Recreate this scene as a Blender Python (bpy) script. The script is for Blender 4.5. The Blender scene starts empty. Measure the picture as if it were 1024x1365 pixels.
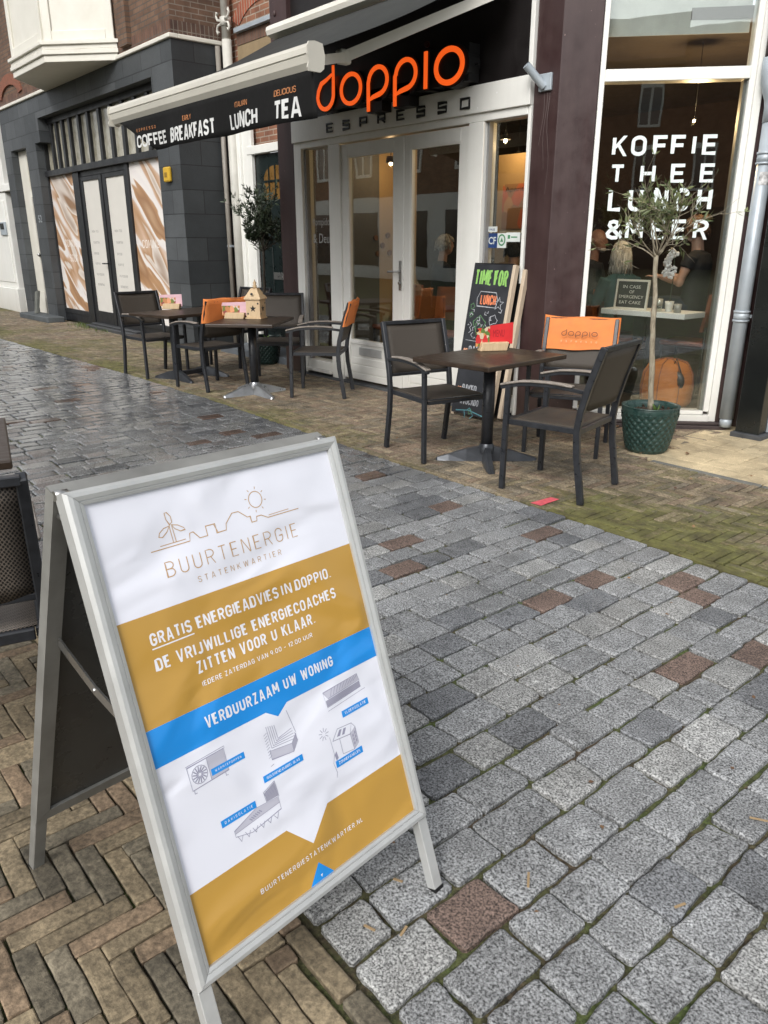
import bpy, bmesh, math, random
from mathutils import Vector, Matrix, noise as mnoise
R = math.radians
SC = bpy.context.scene
COL = SC.collection
rng = random.Random(7)

# ------------------------------------------------------------------ camera
CAM_H = 1.48
PITCH, YAW, FPX = R(19.4), R(40.0), 1025.0
hd = Vector((-math.cos(YAW), math.sin(YAW), 0)); rt = Vector((math.sin(YAW), math.cos(YAW), 0)); zz = Vector((0, 0, 1))
fw = hd * math.cos(PITCH) - zz * math.sin(PITCH)
up = hd * math.sin(PITCH) + zz * math.cos(PITCH)
cam = bpy.data.cameras.new('camera'); camo = bpy.data.objects.new('camera', cam); COL.objects.link(camo)
m3 = Matrix((rt, up, -fw)).transposed()
camo.matrix_world = Matrix.Translation((0, 0, CAM_H)) @ m3.to_4x4()
cam.sensor_fit = 'VERTICAL'; cam.sensor_height = 36.0; cam.lens = 36.0 * FPX / 1365.0
cam.clip_start = 0.05; cam.clip_end = 600
SC.camera = camo

# ------------------------------------------------------------------ sky, sun, exposure
SUN_EL, SUN_AZ = R(40), R(-62)          # azimuth measured from +X towards +Y
world = bpy.data.worlds.new('World'); SC.world = world; world.use_nodes = True
nt = world.node_tree; nt.nodes.clear()
wo = nt.nodes.new('ShaderNodeOutputWorld'); bg = nt.nodes.new('ShaderNodeBackground')
sky = nt.nodes.new('ShaderNodeTexSky'); sky.sky_type = 'NISHITA'; sky.sun_disc = False
sky.sun_elevation = SUN_EL; sky.sun_rotation = math.pi / 2 - SUN_AZ
sky.air_density = 1.0; sky.dust_density = 3.0; sky.ozone_density = 1.0
hs = nt.nodes.new('ShaderNodeHueSaturation'); hs.inputs['Saturation'].default_value = 0.22
nt.links.new(sky.outputs[0], hs.inputs['Color']); nt.links.new(hs.outputs[0], bg.inputs['Color'])
bg.inputs['Strength'].default_value = 0.13
nt.links.new(bg.outputs[0], wo.inputs[0])
sl = bpy.data.lights.new('sun', 'SUN'); sl.energy = 0.9; sl.angle = R(25); sl.color = (1, 0.97, 0.93)
so = bpy.data.objects.new('sun', sl); COL.objects.link(so)
sd = Vector((math.cos(SUN_EL) * math.cos(SUN_AZ), math.cos(SUN_EL) * math.sin(SUN_AZ), math.sin(SUN_EL)))
so.rotation_euler = sd.to_track_quat('Z', 'Y').to_euler(); so.location = sd * 50
SC.view_settings.view_transform = 'Standard'; SC.view_settings.look = 'None'
SC.view_settings.exposure = 0.82; SC.view_settings.gamma = 1; SC.view_settings.use_curve_mapping = False
SC.cycles.max_bounces = 8; SC.cycles.transparent_max_bounces = 16; SC.cycles.glossy_bounces = 4
SC.cycles.caustics_reflective = False; SC.cycles.caustics_refractive = False
SC.cycles.sample_clamp_indirect = 6

# ------------------------------------------------------------------ materials
def nodes(name):
    m = bpy.data.materials.new(name); m.use_nodes = True
    t = m.node_tree; b = t.nodes['Principled BSDF']
    return m, t, b
def N(t, kind, **k):
    n = t.nodes.new('ShaderNode' + kind)
    for a, v in k.items(): setattr(n, a, v)
    return n
def setin(n, **k):
    for a, v in k.items(): n.inputs[a.replace('_', ' ')].default_value = v
def rgba(c): return (c[0], c[1], c[2], 1)
def mat(name, col, rough=0.5, metal=0.0, var=0.12, scale=6.0, bump=0.0, bscale=80.0, col2=None, coat=0.0, rvar=0.1, stretch=None, spec=0.5, detail=6):
    m, t, b = nodes(name)
    tc = N(t, 'TexCoord'); vec = tc.outputs['Object']
    if stretch:
        mp = N(t, 'Mapping'); mp.inputs['Scale'].default_value = stretch; t.links.new(vec, mp.inputs[0]); vec = mp.outputs[0]
    nz = N(t, 'TexNoise'); setin(nz, Scale=scale, Detail=detail, Roughness=0.62); t.links.new(vec, nz.inputs['Vector'])
    mr = N(t, 'MapRange'); setin(mr, From_Min=0.3, From_Max=0.7); t.links.new(nz.outputs['Fac'], mr.inputs[0])
    mx = N(t, 'Mix', data_type='RGBA')
    c2 = col2 if col2 else tuple(min(1, c * (1 + var)) for c in col); c1 = col if col2 else tuple(c * (1 - var) for c in col)
    mx.inputs[6].default_value = rgba(c1); mx.inputs[7].default_value = rgba(c2)
    t.links.new(mr.outputs[0], mx.inputs[0]); t.links.new(mx.outputs[2], b.inputs['Base Color'])
    rr = N(t, 'MapRange'); setin(rr, From_Min=0.3, From_Max=0.7, To_Min=max(0.02, rough - rvar), To_Max=min(1, rough + rvar))
    t.links.new(nz.outputs['Fac'], rr.inputs[0]); t.links.new(rr.outputs[0], b.inputs['Roughness'])
    b.inputs['Metallic'].default_value = metal; b.inputs['Coat Weight'].default_value = coat
    b.inputs['Specular IOR Level'].default_value = spec
    if bump:
        n2 = N(t, 'TexNoise'); setin(n2, Scale=bscale, Detail=4.0); t.links.new(vec, n2.inputs['Vector'])
        bp = N(t, 'Bump'); setin(bp, Strength=bump, Distance=0.01); t.links.new(n2.outputs['Fac'], bp.inputs['Height'])
        t.links.new(bp.outputs[0], b.inputs['Normal'])
    return m
def axes_vec(t, ax):
    """object coordinates laid on a vertical wall: ax = direction (x,y) along the wall -> (along, z, 0)"""
    tc = N(t, 'TexCoord'); d = N(t, 'VectorMath', operation='DOT_PRODUCT'); d.inputs[1].default_value = (ax[0], ax[1], 0)
    t.links.new(tc.outputs['Object'], d.inputs[0])
    sp = N(t, 'SeparateXYZ'); t.links.new(tc.outputs['Object'], sp.inputs[0])
    cb = N(t, 'CombineXYZ'); t.links.new(d.outputs['Value'], cb.inputs[0]); t.links.new(sp.outputs[2], cb.inputs[1])
    return cb.outputs[0], tc.outputs['Object']
def brickmat(name, ax, c1, c2, mortar, bw=0.22, bh=0.062, ms=0.008, rough=0.85, bump=0.6, offset=0.5, var=0.35, vscale=3.0, smooth=0.1):
    m, t, b = nodes(name)
    vec, ob = axes_vec(t, ax)
    br = N(t, 'TexBrick'); br.offset = offset; t.links.new(vec, br.inputs['Vector'])
    br.inputs['Color1'].default_value = rgba(c1); br.inputs['Color2'].default_value = rgba(c2); br.inputs['Mortar'].default_value = rgba(mortar)
    setin(br, Scale=1.0); br.inputs['Mortar Size'].default_value = ms; br.inputs['Brick Width'].default_value = bw; br.inputs['Row Height'].default_value = bh
    br.inputs['Mortar Smooth'].default_value = smooth; br.inputs['Bias'].default_value = 0.0
    nz = N(t, 'TexNoise'); setin(nz, Scale=vscale, Detail=8.0, Roughness=0.7); t.links.new(ob, nz.inputs['Vector'])
    mr = N(t, 'MapRange'); setin(mr, From_Min=0.3, From_Max=0.7, To_Min=1 - var, To_Max=1 + var); t.links.new(nz.outputs['Fac'], mr.inputs[0])
    mu = N(t, 'VectorMath', operation='SCALE'); t.links.new(br.outputs['Color'], mu.inputs[0]); t.links.new(mr.outputs[0], mu.inputs['Scale'])
    t.links.new(mu.outputs[0], b.inputs['Base Color']); b.inputs['Roughness'].default_value = rough
    n2 = N(t, 'TexNoise'); setin(n2, Scale=60.0, Detail=4.0); t.links.new(ob, n2.inputs['Vector'])
    ad = N(t, 'Math', operation='MULTIPLY_ADD'); t.links.new(br.outputs['Fac'], ad.inputs[0]); ad.inputs[1].default_value = -1.0; t.links.new(n2.outputs['Fac'], ad.inputs[2])
    bp = N(t, 'Bump'); setin(bp, Strength=bump, Distance=0.008); t.links.new(ad.outputs[0], bp.inputs['Height']); t.links.new(bp.outputs[0], b.inputs['Normal'])
    return m
def glassmat(name, tint=(0.94, 0.96, 0.95), boost=2.5):
    m = bpy.data.materials.new(name); m.use_nodes = True; t = m.node_tree; t.nodes.clear()
    o = N(t, 'OutputMaterial'); mx = N(t, 'MixShader'); tr = N(t, 'BsdfTransparent'); gl = N(t, 'BsdfGlossy')
    tr.inputs[0].default_value = rgba(tint); gl.inputs['Color'].default_value = (0.95, 1, 0.98, 1); gl.inputs['Roughness'].default_value = 0.012
    fr = N(t, 'Fresnel'); ge = N(t, 'NewGeometry'); io = N(t, 'Math', operation='MULTIPLY_ADD'); t.links.new(ge.outputs['Backfacing'], io.inputs[0]); io.inputs[1].default_value = 1 / 1.5 - 1.5; io.inputs[2].default_value = 1.5; t.links.new(io.outputs[0], fr.inputs['IOR'])
    mu = N(t, 'Math', operation='MULTIPLY', use_clamp=True); mu.inputs[1].default_value = boost; t.links.new(fr.outputs[0], mu.inputs[0])
    nz = N(t, 'TexNoise'); setin(nz, Scale=1.3, Detail=2.0); tc = N(t, 'TexCoord'); t.links.new(tc.outputs['Object'], nz.inputs['Vector'])
    bp = N(t, 'Bump'); setin(bp, Strength=0.02, Distance=0.05); t.links.new(nz.outputs['Fac'], bp.inputs['Height']); t.links.new(bp.outputs[0], gl.inputs['Normal'])
    t.links.new(mu.outputs[0], mx.inputs[0]); t.links.new(tr.outputs[0], mx.inputs[1]); t.links.new(gl.outputs[0], mx.inputs[2]); t.links.new(mx.outputs[0], o.inputs[0])
    return m
def emis(name, col, s):
    m, t, b = nodes(name); b.inputs['Base Color'].default_value = rgba(col); b.inputs['Emission Color'].default_value = rgba(col); b.inputs['Emission Strength'].default_value = s
    return m

# ------------------------------------------------------------------ geometry helpers
ROOTM = {}
class MB:
    def __init__(s): s.v = []; s.f = []; s.mi = []; s.sm = []; s.cur = 0
    def add(s, vs, fs, smooth=False, mi=None):
        o = len(s.v); s.v += [tuple(p) for p in vs]
        for f in fs: s.f.append(tuple(i + o for i in f)); s.mi.append(s.cur if mi is None else mi); s.sm.append(smooth)
        return s
    def box(s, x0, x1, y0, y1, z0, z1):
        return s.add([(x0, y0, z0), (x1, y0, z0), (x1, y1, z0), (x0, y1, z0), (x0, y0, z1), (x1, y0, z1), (x1, y1, z1), (x0, y1, z1)],
              [(3, 2, 1, 0), (4, 5, 6, 7), (0, 1, 5, 4), (1, 2, 6, 5), (2, 3, 7, 6), (3, 0, 4, 7)])
    def fbox(s, o, a, b, c, a0, a1, b0, b1, c0, c1):
        """box in a frame: o + a*.. + b*.. + c*.. (a x b = c right handed)"""
        P = lambda i, j, k: o + a * i + b * j + c * k
        return s.add([P(a0, b0, c0), P(a1, b0, c0), P(a1, b1, c0), P(a0, b1, c0), P(a0, b0, c1), P(a1, b0, c1), P(a1, b1, c1), P(a0, b1, c1)],
              [(3, 2, 1, 0), (4, 5, 6, 7), (0, 1, 5, 4), (1, 2, 6, 5), (2, 3, 7, 6), (3, 0, 4, 7)])
    def tube(s, pts, r, n=10, rect=None, cap=True, upv=None, smooth=True):
        pts = [Vector(p) for p in pts]; k = len(pts)
        rs = r if isinstance(r, (list, tuple)) else [r] * k
        prev = None; rings = []
        for i, p in enumerate(pts):
            t = (pts[min(i + 1, k - 1)] - pts[max(i - 1, 0)]).normalized()
            if prev is None:
                u = Vector(upv) if upv else (Vector((0, 0, 1)) if abs(t.z) < 0.9 else Vector((1, 0, 0)))
            else: u = prev
            u = (u - t * u.dot(t)).normalized(); w = t.cross(u); prev = u
            if rect:
                a, b = rect[0] / 2 * rs[i], rect[1] / 2 * rs[i]
                rings.append([p + u * b + w * a, p + u * b - w * a, p - u * b - w * a, p - u * b + w * a])
            else:
                rings.append([p + (u * math.cos(2 * math.pi * j / n) + w * math.sin(2 * math.pi * j / n)) * rs[i] for j in range(n)])
        m = len(rings[0]); vs = [q for g in rings for q in g]; fs = []
        for i in range(k - 1):
            for j in range(m):
                fs.append((i * m + j, i * m + (j + 1) % m, (i + 1) * m + (j + 1) % m, (i + 1) * m + j))
        sm = smooth and not rect
        s.add(vs, fs, sm)
        if cap:
            o = len(s.v) - len(vs)
            s.f.append(tuple(o + j for j in reversed(range(m)))); s.mi.append(s.cur); s.sm.append(False)
            s.f.append(tuple(o + (k - 1) * m + j for j in range(m))); s.mi.append(s.cur); s.sm.append(False)
        return s
    def lathe(s, prof, n=32, c=(0, 0, 0), smooth=True):
        vs = []; fs = []; k = len(prof)
        for (r, z) in prof:
            for j in range(n):
                a = 2 * math.pi * j / n; vs.append((c[0] + r * math.cos(a), c[1] + r * math.sin(a), c[2] + z))
        for i in range(k - 1):
            for j in range(n): fs.append((i * n + j, i * n + (j + 1) % n, (i + 1) * n + (j + 1) % n, (i + 1) * n + j))
        return s.add(vs, fs, smooth)
    def prism(s, poly, o, u, v, depth, smooth=False):
        """poly [(a,b)] in plane o+u*a+v*b, extruded along -(u x v) by depth"""
        o, u, v = Vector(o), Vector(u), Vector(v); n = u.cross(v).normalized(); k = len(poly)
        fr = [o + u * a + v * b for a, b in poly]; bk = [p - n * depth for p in fr]
        fs = [tuple(range(k)), tuple(reversed(range(k, 2 * k)))] + [(i, k + i, k + (i + 1) % k, (i + 1) % k) for i in range(k)]
        return s.add(fr + bk, fs, smooth)
    def zprism(s, poly, z0, z1):
        k = len(poly)
        a = sum(poly[i][0] * poly[(i + 1) % k][1] - poly[(i + 1) % k][0] * poly[i][1] for i in range(k))
        if a < 0: poly = poly[::-1]
        return s.add([(x, y, z0) for x, y in poly] + [(x, y, z1) for x, y in poly],
              [tuple(reversed(range(k))), tuple(range(k, 2 * k))] + [(i, (i + 1) % k, k + (i + 1) % k, k + i) for i in range(k)])
    def ell(s, c, rad, n=16, k=10, rot=None):
        vs = []; fs = []; c = Vector(c)
        for i in range(k + 1):
            th = math.pi * i / k
            for j in range(n):
                a = 2 * math.pi * j / n; p = Vector((rad[0] * math.sin(th) * math.cos(a), rad[1] * math.sin(th) * math.sin(a), rad[2] * math.cos(th)))
                if rot: p = rot @ p
                vs.append(c + p)
        for i in range(k):
            for j in range(n): fs.append((i * n + j, (i + 1) * n + j, (i + 1) * n + (j + 1) % n, i * n + (j + 1) % n))
        return s.add(vs, fs, True)
    def text(s, body, o, u, v, w, h, depth=0.002, bold=0.0, spaced=False):
        """writing whose bounding box fills w x h from o (bottom left) along u, v"""
        o, u, v = Vector(o), Vector(u).normalized(), Vector(v).normalized(); n = u.cross(v)
        if spaced:
            k = len(body); cw = w / (k - 1 + 0.72)
            for i, ch in enumerate(body):
                if ch == ' ': continue
                ww = cw * (0.2 if ch == 'I' else 0.72)
                s.text(ch, o + u * (i * cw + (cw * 0.26 if ch == 'I' else 0)), u, v, ww, h, depth, bold)
            return s
        vs, fs = textmesh(body, bold)
        x0 = min(p[0] for p in vs); x1 = max(p[0] for p in vs); y0 = min(p[1] for p in vs); y1 = max(p[1] for p in vs)
        k = len(vs)
        F = [o + u * ((p[0] - x0) / (x1 - x0) * w) + v * ((p[1] - y0) / (y1 - y0) * h) for p in vs]
        s.add([p + n * depth for p in F], fs)
        # side walls from boundary edges
        cnt = {}
        for f in fs:
            for i in range(len(f)): e = (f[i], f[(i + 1) % len(f)]); cnt[e] = 1
        bd = [e for e in cnt if (e[1], e[0]) not in cnt]
        s.add([p + n * depth for p in F] + F, [(b, a, k + a, k + b) for a, b in bd])
        return s
    def stroke(s, pts, o, u, v, w, depth=0.002, closed=False, mi=None):
        """flat ribbon of width w following 2D pts, with mitred joints"""
        o, u, v = Vector(o), Vector(u), Vector(v); n = u.cross(v).normalized()
        P = [Vector((p[0], p[1])) for p in pts]; k = len(P); L = []; Rr = []
        for i in range(k):
            if closed: a, b = P[i - 1], P[(i + 1) % k]
            else: a, b = P[max(i - 1, 0)], P[min(i + 1, k - 1)]
            t = (b - a)
            t = t.normalized() if t.length > 1e-9 else Vector((1, 0))
            d1 = (P[i] - P[i - 1]).normalized() if (closed or i > 0) else t
            ww = (w[i] if isinstance(w, (list, tuple)) else w) / 2
            c = max(0.5, abs(t.dot(d1))); q = Vector((-t.y, t.x)) * (ww / c)
            L.append(P[i] + q); Rr.append(P[i] - q)
        Q = L + Rr; vs = [o + u * q.x + v * q.y + n * depth for q in Q] + [o + u * q.x + v * q.y for q in Q]
        fs = []
        for i in range(k if closed else k - 1):
            j = (i + 1) % k
            fs += [(k + i, k + j, j, i), (i, j, 2 * k + j, 2 * k + i), (k + j, k + i, 3 * k + i, 3 * k + j)]
        if not closed: fs += [(0, 2 * k, 3 * k, k), (k - 1, 2 * k - 1, 4 * k - 1, 3 * k - 1)]
        return s.add(vs, fs, mi=mi)
    def sfont(s, body, o, u, v, w, h, weight=0.15, depth=0.001, gap=None, kmax=1.1):
        """plain sans capitals drawn as strokes; the word fills w x h from o (bottom left); weight in cap heights"""
        gp = weight + 0.10 if gap is None else gap
        adv = sum(GLY[c][0] for c in body if c != ' '); n = len(body)
        sp = 0.24 * body.count(' '); k = (w / h - weight - gp * (n - 1 - 0.4 * body.count(' ')) - sp) / max(adv, .01)
        if n > 1 and not 0.62 <= k <= kmax:
            k = min(kmax, max(0.62, k)); gp = (w / h - weight - sp - k * adv) / (n - 1)
            if gp < weight + 0.04: gp = weight + 0.04; k = (w / h - weight - gp * (n - 1 - 0.4 * body.count(' ')) - sp) / max(adv, .01)
        x = weight / 2; e = 0
        for c in body:
            if c == ' ': x += gp * 0.6 + 0.24 + 0.0; continue
            gw, st = GLY[c]
            for pl, cl in st:
                yy = lambda q: weight / 2 + q * (1 - weight)
                e += 1
                if cl == 'd':                                   # straight diagonal with level ends
                    (xa, ya), (xb, yb) = [((x + p[0] * k) * h, (p[1] if p[1] in (0, 1) else yy(p[1])) * h) for p in pl]
                    dy = max(abs(yb - ya), 1e-6); wx = min(1.5, math.hypot(xb - xa, dy) / dy) * weight * h * 0.43
                    qs = [(xa - wx, ya), (xa + wx, ya), (xb + wx, yb), (xb - wx, yb)]
                    if yb < ya: qs = qs[::-1]
                    un, vn = Vector(u).normalized(), Vector(v).normalized(); nn = un.cross(vn); dd = depth + (e % 5) * 0.00003
                    s.add([Vector(o) + un * a + vn * b + nn * dd for a, b in qs] + [Vector(o) + un * a + vn * b for a, b in qs], [(0, 1, 2, 3), (0, 4, 5, 1), (1, 5, 6, 2), (2, 6, 7, 3), (3, 7, 4, 0)]); continue
                s.stroke([((x + p[0] * k) * h, yy(p[1]) * h) for p in pl], o, u, v, weight * h, depth + (e % 5) * 0.00003, closed=cl)
            x += gw * k + gp
        return s
    def build(s, name, mats, parent=None, bevel=0.0, world=True, seg=1, tag_=None, subsurf=0):
        vs = s.v; M = None
        if parent is not None and world and parent in ROOTM:
            M = ROOTM[parent].inverted(); vs = [M @ Vector(p) for p in vs]
        me = bpy.data.meshes.new(name); me.from_pydata([tuple(p) for p in vs], [], s.f)
        for mm in (mats if isinstance(mats, (list, tuple)) else [mats]): me.materials.append(mm)
        me.polygons.foreach_set('material_index', s.mi); me.polygons.foreach_set('use_smooth', s.sm)
        me.update()
        o = bpy.data.objects.new(name, me); COL.objects.link(o)
        if parent is not None:
            o.parent = parent
            if parent in ROOTM: ROOTM[o] = ROOTM[parent]
        if bevel:
            b = o.modifiers.new('bevel', 'BEVEL'); b.width = bevel; b.segments = seg; b.limit_method = 'ANGLE'; b.angle_limit = R(40)
        if tag_: tag(o, *tag_)
        return o
def _arc(cx, cy, rx, ry, a0, a1, n=7): return [(cx + rx * math.cos(R(a0 + (a1 - a0) * i / n)), cy + ry * math.sin(R(a0 + (a1 - a0) * i / n))) for i in range(n + 1)]
def _glyphs():
    w = .52; r = w / 2; q = .27; G = {}
    O = _arc(r, 1 - r, r, r, 0, 180) + _arc(r, r, r, r, 180, 360)
    G['O'] = (w, [(O, True)]); G['0'] = G['O']
    G['C'] = (w, [(_arc(r, 1 - r, r, r, -8, 180, 8) + _arc(r, r, r, r, 180, 368, 8), False)])
    G['G'] = (w, [(_arc(r, 1 - r, r, r, -4, 180, 8) + _arc(r, r, r, r, 180, 360) + [(w, .46), (w * .5, .46)], False)])
    G['S'] = (w, [(_arc(r, .755, r, .245, 12, 270, 12) + _arc(r, .255, r, .255, 90, -168, 12)[1:], False)])
    G['D'] = (w, [([(0, 0), (0, 1), (w - q, 1)] + _arc(w - q, 1 - q, q, q, 90, 0)[1:] + _arc(w - q, q, q, q, 0, -90), True)])
    G['B'] = (w, [([(0, .52), (0, 1), (w - .26, 1)] + _arc(w - .26, .76, .24, .24, 90, -90)[1:], True), ([(0, 0), (0, .52), (w - .27, .52)] + _arc(w - .26, .26, .26, .26, 90, -90)[1:], True)])
    G['P'] = (w, [([(0, 0), (0, 1), (w - q, 1)] + _arc(w - q, .73, q, .27, 90, -90)[1:] + [(0, .46)], False)])
    G['R'] = (w, [([(0, 0), (0, 1), (w - q, 1)] + _arc(w - q, .74, q, .26, 90, -90)[1:] + [(0, .48)], False), ([(w * .52, .50), (w * .98, 0)], 'd')])
    G['A'] = (.60, [([(.02, 0), (.27, 1)], 'd'), ([(.58, 0), (.33, 1)], 'd'), ([(.10, .24), (.50, .24)], False)])
    G['E'] = (.43, [([(.43, 1), (0, 1), (0, 0), (.43, 0)], False), ([(0, .51), (.38, .51)], False)])
    G['F'] = (.42, [([(.42, 1), (0, 1), (0, 0)], False), ([(0, .50), (.37, .50)], False)])
    G['H'] = (w, [([(0, 0), (0, 1)], False), ([(w, 0), (w, 1)], False), ([(0, .51), (w, .51)], False)])
    G['I'] = (.001, [([(0, 0), (0, 1)], False)])
    G['J'] = (.40, [([(.40, 1), (.40, .2)] + _arc(.2, .2, .2, .2, 0, -160)[1:], False)])
    G['K'] = (.54, [([(0, 0), (0, 1)], False), ([(.03, .36), (.50, 1)], 'd'), ([(.20, .58), (.54, 0)], 'd')])
    G['L'] = (.42, [([(0, 1), (0, 0), (.42, 0)], False)])
    G['M'] = (.68, [([(0, 0), (0, 1)], False), ([(.68, 0), (.68, 1)], False), ([(.33, .28), (.03, 1)], 'd'), ([(.35, .28), (.65, 1)], 'd')])
    G['N'] = (.54, [([(0, 0), (0, 1)], False), ([(.54, 0), (.54, 1)], False), ([(.52, 0), (.02, 1)], 'd')])
    G['T'] = (.50, [([(0, 1), (.50, 1)], False), ([(.25, 1), (.25, 0)], False)])
    G['U'] = (w, [([(0, 1), (0, r)] + _arc(r, r, r, r, 180, 360)[1:] + [(w, 1)], False)])
    G['V'] = (.58, [([(.27, 0), (.01, 1)], 'd'), ([(.31, 0), (.57, 1)], 'd')])
    G['W'] = (.86, [([(.21, 0), (.01, 1)], 'd'), ([(.22, 0), (.42, .95)], 'd'), ([(.64, 0), (.44, .95)], 'd'), ([(.65, 0), (.85, 1)], 'd')])
    G['Y'] = (.56, [([(.27, .42), (.01, 1)], 'd'), ([(.29, .42), (.55, 1)], 'd'), ([(.28, .46), (.28, 0)], False)])
    G['Z'] = (.48, [([(0, 1), (.48, 1)], False), ([(0, 0), (.48, 0)], False), ([(.03, 0), (.45, 1)], 'd')])
    G['X'] = (.54, [([(.02, 0), (.52, 1)], 'd'), ([(.52, 0), (.02, 1)], 'd')])
    G['1'] = (.22, [([(0, .78), (.22, 1), (.22, 0)], False)])
    G['2'] = (.46, [(_arc(.23, .75, .23, .25, 165, -20, 8) + [(0, 0), (.46, 0)], False)])
    G['9'] = (.48, [(_arc(.24, .70, .24, .30, 0, 360, 14), False), ([(.48, .70), (.47, .45), (.28, 0)], False)])
    G['.'] = (.001, [([(0, -.02), (0, .06)], False)])
    G['-'] = (.34, [([(0, .45), (.34, .45)], False)])
    G['&'] = (.60, [([(.60, .45), (.50, .16), (.38, .02), (.20, 0), (.04, .10), (0, .26), (.08, .42), (.36, .66), (.42, .80), (.36, .95), (.22, 1), (.09, .94), (.06, .78), (.14, .62), (.60, 0)], False)])
    return G
GLY = _glyphs()
_TM = {}
def textmesh(body, bold):
    key = (body, bold)
    if key in _TM: return _TM[key]
    cu = bpy.data.curves.new('lettering', 'FONT'); cu.body = body; cu.size = 1.0; cu.offset = bold; cu.resolution_u = 3; cu.fill_mode = 'FRONT'
    ob = bpy.data.objects.new('lettering', cu)
    me = bpy.data.meshes.new_from_object(ob)
    vs = [(v.co.x, v.co.y) for v in me.vertices]; fs = []
    for p in me.polygons:
        f = tuple(p.vertices)
        a = sum(vs[f[i]][0] * vs[f[(i + 1) % len(f)]][1] - vs[f[(i + 1) % len(f)]][0] * vs[f[i]][1] for i in range(len(f)))
        fs.append(f if a > 0 else f[::-1])
    bpy.data.objects.remove(ob); bpy.data.curves.remove(cu); bpy.data.meshes.remove(me)
    _TM[key] = (vs, fs); return _TM[key]
def tag(o, label=None, cat=None, group=None, kind=None):
    if label: o['label'] = label
    if cat: o['category'] = cat
    if group: o['group'] = group
    if kind: o['kind'] = kind
    return o
def thing(name, label, cat, loc=(0, 0, 0), rz=0.0, group=None):
    o = bpy.data.objects.new(name, None); COL.objects.link(o); o.empty_display_size = 0.2
    o.location = loc; o.rotation_euler = (0, 0, rz)
    ROOTM[o] = Matrix.Translation(loc) @ Matrix.Rotation(rz, 4, 'Z')
    return tag(o, label, cat, group)
KIDS = {}
def copy_tree(o, parent=None):
    c = o.copy(); COL.objects.link(c)
    if parent is not None: c.parent = parent
    for ch in list(o.children): copy_tree(ch, c)
    return c
X, Y, Z = Vector((1, 0, 0)), Vector((0, 1, 0)), Vector((0, 0, 1))
YF = 5.22                                   # cafe front
BEND = Vector((-4.16, YF, 0)); CA = R(42.5)
CD = Vector((math.cos(CA), math.sin(CA), 0)); CN = Vector((math.sin(CA), -math.cos(CA), 0))   # corner window: along, outward
def cw(s, off=0.0, z=0.0): return BEND + CD * s + CN * off + Z * z

# ------------------------------------------------------------------ material library
M = {}
def worn_paint(name, c1, c2, dirt):
    """brushed paint with vertical runs, small chips and splash dirt along the foot"""
    m, t, b = nodes(name); tc = N(t, 'TexCoord'); mp = N(t, 'Mapping'); mp.inputs['Scale'].default_value = (14, 14, 0.9); t.links.new(tc.outputs['Object'], mp.inputs[0])
    n1 = N(t, 'TexNoise'); setin(n1, Scale=1.0, Detail=5.0, Roughness=0.6); t.links.new(mp.outputs[0], n1.inputs['Vector'])
    n2 = N(t, 'TexNoise'); setin(n2, Scale=2.2, Detail=9.0, Roughness=0.72); t.links.new(tc.outputs['Object'], n2.inputs['Vector'])
    av = N(t, 'Math', operation='MULTIPLY_ADD'); t.links.new(n1.outputs['Fac'], av.inputs[0]); av.inputs[1].default_value = 0.6; t.links.new(n2.outputs['Fac'], av.inputs[2])
    mr = N(t, 'MapRange'); setin(mr, From_Min=0.55, From_Max=1.0); t.links.new(av.outputs[0], mr.inputs[0])
    mx = N(t, 'Mix', data_type='RGBA'); mx.inputs[6].default_value = rgba(c1); mx.inputs[7].default_value = rgba(c2); t.links.new(mr.outputs[0], mx.inputs[0])
    n3 = N(t, 'TexNoise'); setin(n3, Scale=38.0, Detail=3.0); t.links.new(tc.outputs['Object'], n3.inputs['Vector'])
    ch = N(t, 'MapRange'); setin(ch, From_Min=0.735, From_Max=0.76); t.links.new(n3.outputs['Fac'], ch.inputs[0])
    m2 = N(t, 'Mix', data_type='RGBA'); t.links.new(ch.outputs[0], m2.inputs[0]); t.links.new(mx.outputs[2], m2.inputs[6]); m2.inputs[7].default_value = rgba(tuple(min(1, 3.2 * c + .05) for c in c2))
    sp = N(t, 'SeparateXYZ'); t.links.new(tc.outputs['Object'], sp.inputs[0]); dz = N(t, 'MapRange'); setin(dz, From_Min=0.0, From_Max=0.45, To_Min=0.62, To_Max=0.0); t.links.new(sp.outputs[2], dz.inputs[0])
    dm = N(t, 'Math', operation='MULTIPLY'); t.links.new(dz.outputs[0], dm.inputs[0]); t.links.new(n2.outputs['Fac'], dm.inputs[1])
    m4 = N(t, 'Mix', data_type='RGBA'); t.links.new(dm.outputs[0], m4.inputs[0]); t.links.new(m2.outputs[2], m4.inputs[6]); m4.inputs[7].default_value = rgba(dirt)
    t.links.new(m4.outputs[2], b.inputs['Base Color'])
    rr = N(t, 'MapRange'); setin(rr, From_Min=0.35, From_Max=0.7, To_Min=0.28, To_Max=0.6); t.links.new(n2.outputs['Fac'], rr.inputs[0]); t.links.new(rr.outputs[0], b.inputs['Roughness'])
    bp = N(t, 'Bump'); setin(bp, Strength=0.12, Distance=0.004); t.links.new(n1.outputs['Fac'], bp.inputs['Height']); t.links.new(bp.outputs[0], b.inputs['Normal'])
    return m
M['maroon'] = worn_paint('maroon_paint', (0.032, 0.016, 0.016), (0.056, 0.031, 0.030), (0.10, 0.085, 0.06))
M['black_panel'] = mat('black_panel', (0.008, 0.006, 0.006), 0.5)
M['white'] = worn_paint('white_paint', (0.74, 0.74, 0.70), (0.82, 0.82, 0.78), (0.30, 0.27, 0.21))
M['cream'] = mat('cream_paint', (0.66, 0.64, 0.56), 0.5, var=0.05, scale=3, col2=(0.74, 0.72, 0.65))
M['glass'] = glassmat('window_glass')
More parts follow.
